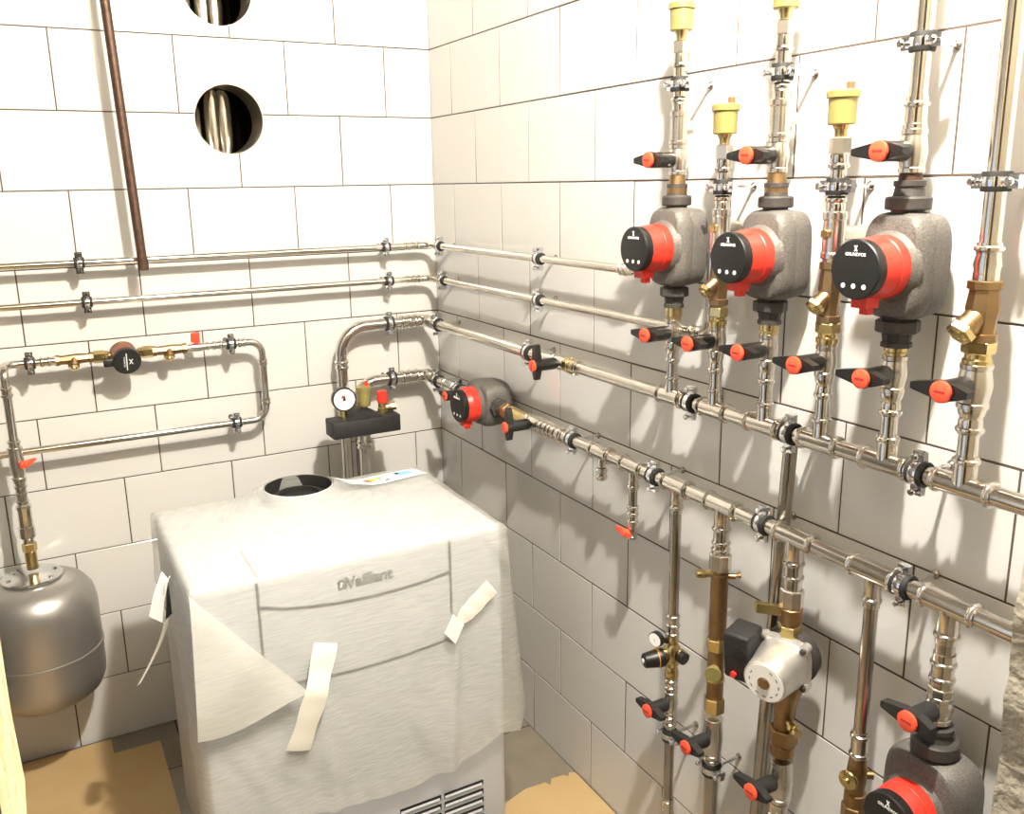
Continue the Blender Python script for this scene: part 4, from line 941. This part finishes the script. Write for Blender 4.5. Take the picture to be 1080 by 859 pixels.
# ------------------------------------------------------------------ tape strips on the film
def strip(center, w, name, label, group, wob=.003, th=.0005):
    mb = MB(); pts = [V(p) for p in center]; n = len(pts)
    yr = []
    for i, p in enumerate(pts):
        d = (pts[min(i + 1, n - 1)] - pts[max(i - 1, 0)]).normalized(); sd_ = d.cross(V((0, -1, 0))).normalized(); k = w[i] if isinstance(w, list) else w
        yr.append(min(on_film(p.x + sd_.x * q * k / 2, p.z + sd_.z * q * k / 2) for q in (-1, -.5, 0, .5, 1)))
    ym = [min(yr[max(0, i - 4):i + 5]) for i in range(n)]; ys = [sum(ym[max(0, i - 4):i + 5]) / len(ym[max(0, i - 4):i + 5]) for i in range(n)]
    for i, p in enumerate(pts):
        d = (pts[min(i + 1, n - 1)] - pts[max(i - 1, 0)]).normalized(); s = d.cross(V((0, -1, 0))).normalized(); k = w[i] if isinstance(w, list) else w
        fr_ = []
        for q in (-1, -.33, .33, 1):
            o = p + s * q * k / 2; o.y = ys[i] - .0015 - wob * (1 - q * q) * (.5 + .5 * math.sin(i * 1.3)); fr_.append(o)
        mb.v += fr_ + [o + V((0, th, 0)) for o in reversed(fr_)]
    for i in range(n - 1):
        for j in range(8): a, b = i * 8 + j, i * 8 + (j + 1) % 8; mb.face((a, b, b + 8, a + 8))
    mb.face(tuple(range(8))); mb.face(tuple((n - 1) * 8 + i for i in range(8)))
    return single(name, mb, 'tape', label, 'tape', group)
strip([(-.718 + (-.075) * s, -.990 - .012 * math.sin(s * 3) - .004 * s, .668 - .232 * s) for s in [i / 16 for i in range(17)]], [.051 + .003 * math.sin(i * .9) for i in range(17)], 'tape_strip', 'long strip of cream tape hanging at the film fold, left on the boiler front', 'tapes on the boiler film')
strip([(-.318 + (-.085) * s, -.985 - .010 * math.sin(s * 6) , .694 - .062 * s) for s in [i / 14 for i in range(15)]], [.046 + .002 * math.sin(i * 1.1) for i in range(12)] + [.04, .034, .026], 'tape_strip', 'crumpled cream tape on the right of the boiler front', 'tapes on the boiler film', .004)
dm = MB().prism([(-.024, -.002), (.000, .038), (.026, .006), (.003, -.038)], (-.421, min(on_film(-.421 + a_, .616 + b_) for a_, b_ in ((-.024, 0), (0, .038), (.026, .006), (.003, -.038), (0, 0))) - .002, .616), X, Z, (0, .0006, 0))
single('tape_strip', dm, 'paper', 'small pointed cream tape flap below the crumpled tape', 'tape', 'tapes on the boiler film')

# ------------------------------------------------------------------ paper label on top and tags at the side
zt = bz + .0085
t = T('energy_label', 'white printed energy label lying on the boiler top at the back right', 'label', (-.42, -.48, zt))
P = [(-.538, -.487), (-.512, -.560), (-.282, -.520), (-.302, -.468)]
def top_z(x, y):
    h = TREE.ray_cast(V((x, y, 1.2)), V((0, 0, -1))); return h[0].z if h[0] is not None else zt
def sheet(u0, u1, v0, v1, lift, th):
    mb = MB(); nu, nv = max(2, int((u1 - u0) * 30)), max(2, int((v1 - v0) * 8))
    for k in (0, 1):
        for i in range(nu + 1):
            for j in range(nv + 1):
                p = lp(u0 + (u1 - u0) * i / nu, v0 + (v1 - v0) * j / nv); mb.v.append(V((p.x, p.y, top_z(p.x, p.y) + lift + k * th)))
    N = (nu + 1) * (nv + 1)
    for i in range(nu):
        for j in range(nv):
            q = (i * (nv + 1) + j, (i + 1) * (nv + 1) + j, (i + 1) * (nv + 1) + j + 1, i * (nv + 1) + j + 1)
            mb.face(q); mb.face(tuple(N + e for e in reversed(q)))
    rim_ = [i * (nv + 1) for i in range(nu + 1)] + [nu * (nv + 1) + j for j in range(1, nv + 1)] + [i * (nv + 1) + nv for i in range(nu - 1, -1, -1)] + [j for j in range(nv - 1, 0, -1)]
    for a_, b_ in zip(rim_, rim_[1:] + rim_[:1]): mb.face((a_, b_, N + b_, N + a_))
    return mb
def lp(u, v):
    a = V((*P[0], 0)).lerp(V((*P[3], 0)), u); b = V((*P[1], 0)).lerp(V((*P[2], 0)), u); return a.lerp(b, v)
t.add('sheet', sheet(0, 1, 0, 1, .0012, .0006), 'paper')
def patch(u0, u1, v0, v1, m, nm='print'): t.add(nm, sheet(u0, u1, v0, v1, .0021, .0003), m)
for k, (m, w) in enumerate((('rosso', .30), ('orange', .36), ('lime', .42), ('green', .48))): patch(.30 + k * .055, .36 + k * .055, .25, .45 + .05 * (3 - k), m, 'colour_scale')
patch(.70, .90, .12, .62, 'blue', 'blue_print'); patch(.70, .76, .12, .4, 'ink', 'black_print')
patch(.50, .55, .66, .80, 'ink', 'black_print'); patch(.10, .13, .45, .65, 'icon', 'pale_print'); patch(.22, .24, .5, .7, 'icon', 'pale_print')
# tags: papers hanging from a string on the left flank
def paper(a, b, c, d, name, m, parent_t, bend=.0):
    a, b, c, d = V(a), V(b), V(c), V(d); mb = MB(); n = 8
    for i in range(n + 1):
        f = i / n
        l, r = a.lerp(d, f), b.lerp(c, f); o = V((-bend * math.sin(PI * f), 0, 0))
        for q in (l + o, r + o, r + o + V((.0008, .0006, 0)), l + o + V((.0008, .0006, 0))): mb.v.append(q)
    for i in range(n):
        for j in range(4): p, q = i * 4 + j, i * 4 + (j + 1) % 4; mb.face((p, q, q + 4, p + 4))
    mb.face((0, 1, 2, 3)); mb.face(tuple(n * 4 + i for i in range(4)))
    return parent_t.add(name, mb, m)
sx = -1.000
t = T('paper_tags', 'white paper tags and a pale ribbon hanging on the left side of the boiler', 'tag', (sx, -.80, .80))
t.add('string', MB().tube([(-.988, -.79, .812), (-.997, -.79, .80), (-1.000, -.79, .785)], .0012, 8), 'paper')
paper((-1.003, -.786, .824), (-.990, -.775, .798), (-1.012, -.775, .705), (-1.038, -.795, .735), 'tag', 'paper', t, .003)
paper((-.9935, -.770, .793), (-.9905, -.765, .780), (-.9905, -.765, .715), (-1.004, -.770, .708), 'printed_tag', 'ink', t, .0)
rb = MB(); n = 14
for i in range(n + 1):
    q = i / n; x = -1.004 - .012 * q - .056 * q ** 1.7; z = .712 - .132 * q; w = .0065 * (1 - .4 * q); y = -.782 + .012 * math.sin(q * 3)
    for e, d in ((w, 0), (-w, 0), (-w, .0008), (w, .0008)): rb.v.append(V((x + e, y + d + e * .6, z + e * .3)))
for i in range(n):
    for j in range(4): p, q = i * 4 + j, i * 4 + (j + 1) % 4; rb.face((p, q, q + 4, p + 4))
rb.face((0, 1, 2, 3)); rb.face(tuple(n * 4 + i for i in range(4)))
t.add('ribbon', rb, 'tape')

# ------------------------------------------------------------------ cardboard protecting the floor
def card(pts, label, z=.004):
    mb = MB().prism(pts, (0, 0, .0015), X, Y, (0, 0, z)); return single('cardboard_sheet', mb, 'card', label, 'cardboard', 'cardboard on the floor', smooth=False)
card([(-.004, -.830), (-.020, -.822), (-.030, -.836), (-.040, -.824), (-.075, -.820), (-.092, -.842), (-.098, -.826), (-.16, -.822), (-.25, -.85), (-.27, -.93), (-.27, -1.5), (-.12, -1.6), (-.004, -1.6)], 'torn cardboard sheet on the floor right of the boiler')
card([(-1.70, -.012), (-1.117, -.012), (-1.117, -.092), (-.99, -.092), (-.99, -1.9), (-1.70, -1.9)], 'tan cardboard sheet on the floor left of the boiler')

# ------------------------------------------------------------------ light and camera
def light(name, typ, loc, energy, col, **k):
    l = bpy.data.lights.new(name, typ); l.energy = energy; l.color = col
    for a, b in k.items(): setattr(l, a, b)
    o = bpy.data.objects.new(name, l); C.objects.link(o); o.location = loc; return o
light('ceiling_bulb', 'POINT', (-.60, -2.06, 2.60), 205, (1., .935, .84), shadow_soft_size=.03)
w = bpy.data.worlds.new('World'); bpy.context.scene.world = w; w.use_nodes = True
bg = w.node_tree.nodes['Background']; bg.inputs[0].default_value = (.66, .78, 1., 1); bg.inputs[1].default_value = .8

cam = bpy.data.cameras.new('Camera'); co = bpy.data.objects.new('Camera', cam); C.objects.link(co)
cam.sensor_fit = 'HORIZONTAL'; cam.sensor_width = 36; cam.lens = 936.4976 / 1080 * 36
cam.shift_x = (540 - 531.4983) / 1080; cam.shift_y = (415.2422 - 429.5) / 1080
cam.clip_start = .02
Rm = Matrix(((.8772, -.4798, -.0166), (-.125, -.195, -.9728), (.4635, .8554, -.231)))
rt, dn, fw = Rm[0], Rm[1], Rm[2]
mw = Matrix((rt, -dn, -fw)).transposed()
co.matrix_world = Matrix.Translation((-1.18834, -2.63818, 1.60074)) @ mw.to_quaternion().normalized().to_matrix().to_4x4()
bpy.context.scene.camera = co
s = bpy.context.scene
s.view_settings.view_transform = 'Standard'; s.view_settings.look = 'None'; s.view_settings.exposure = .60; s.view_settings.gamma = 1; s.view_settings.use_curve_mapping = False
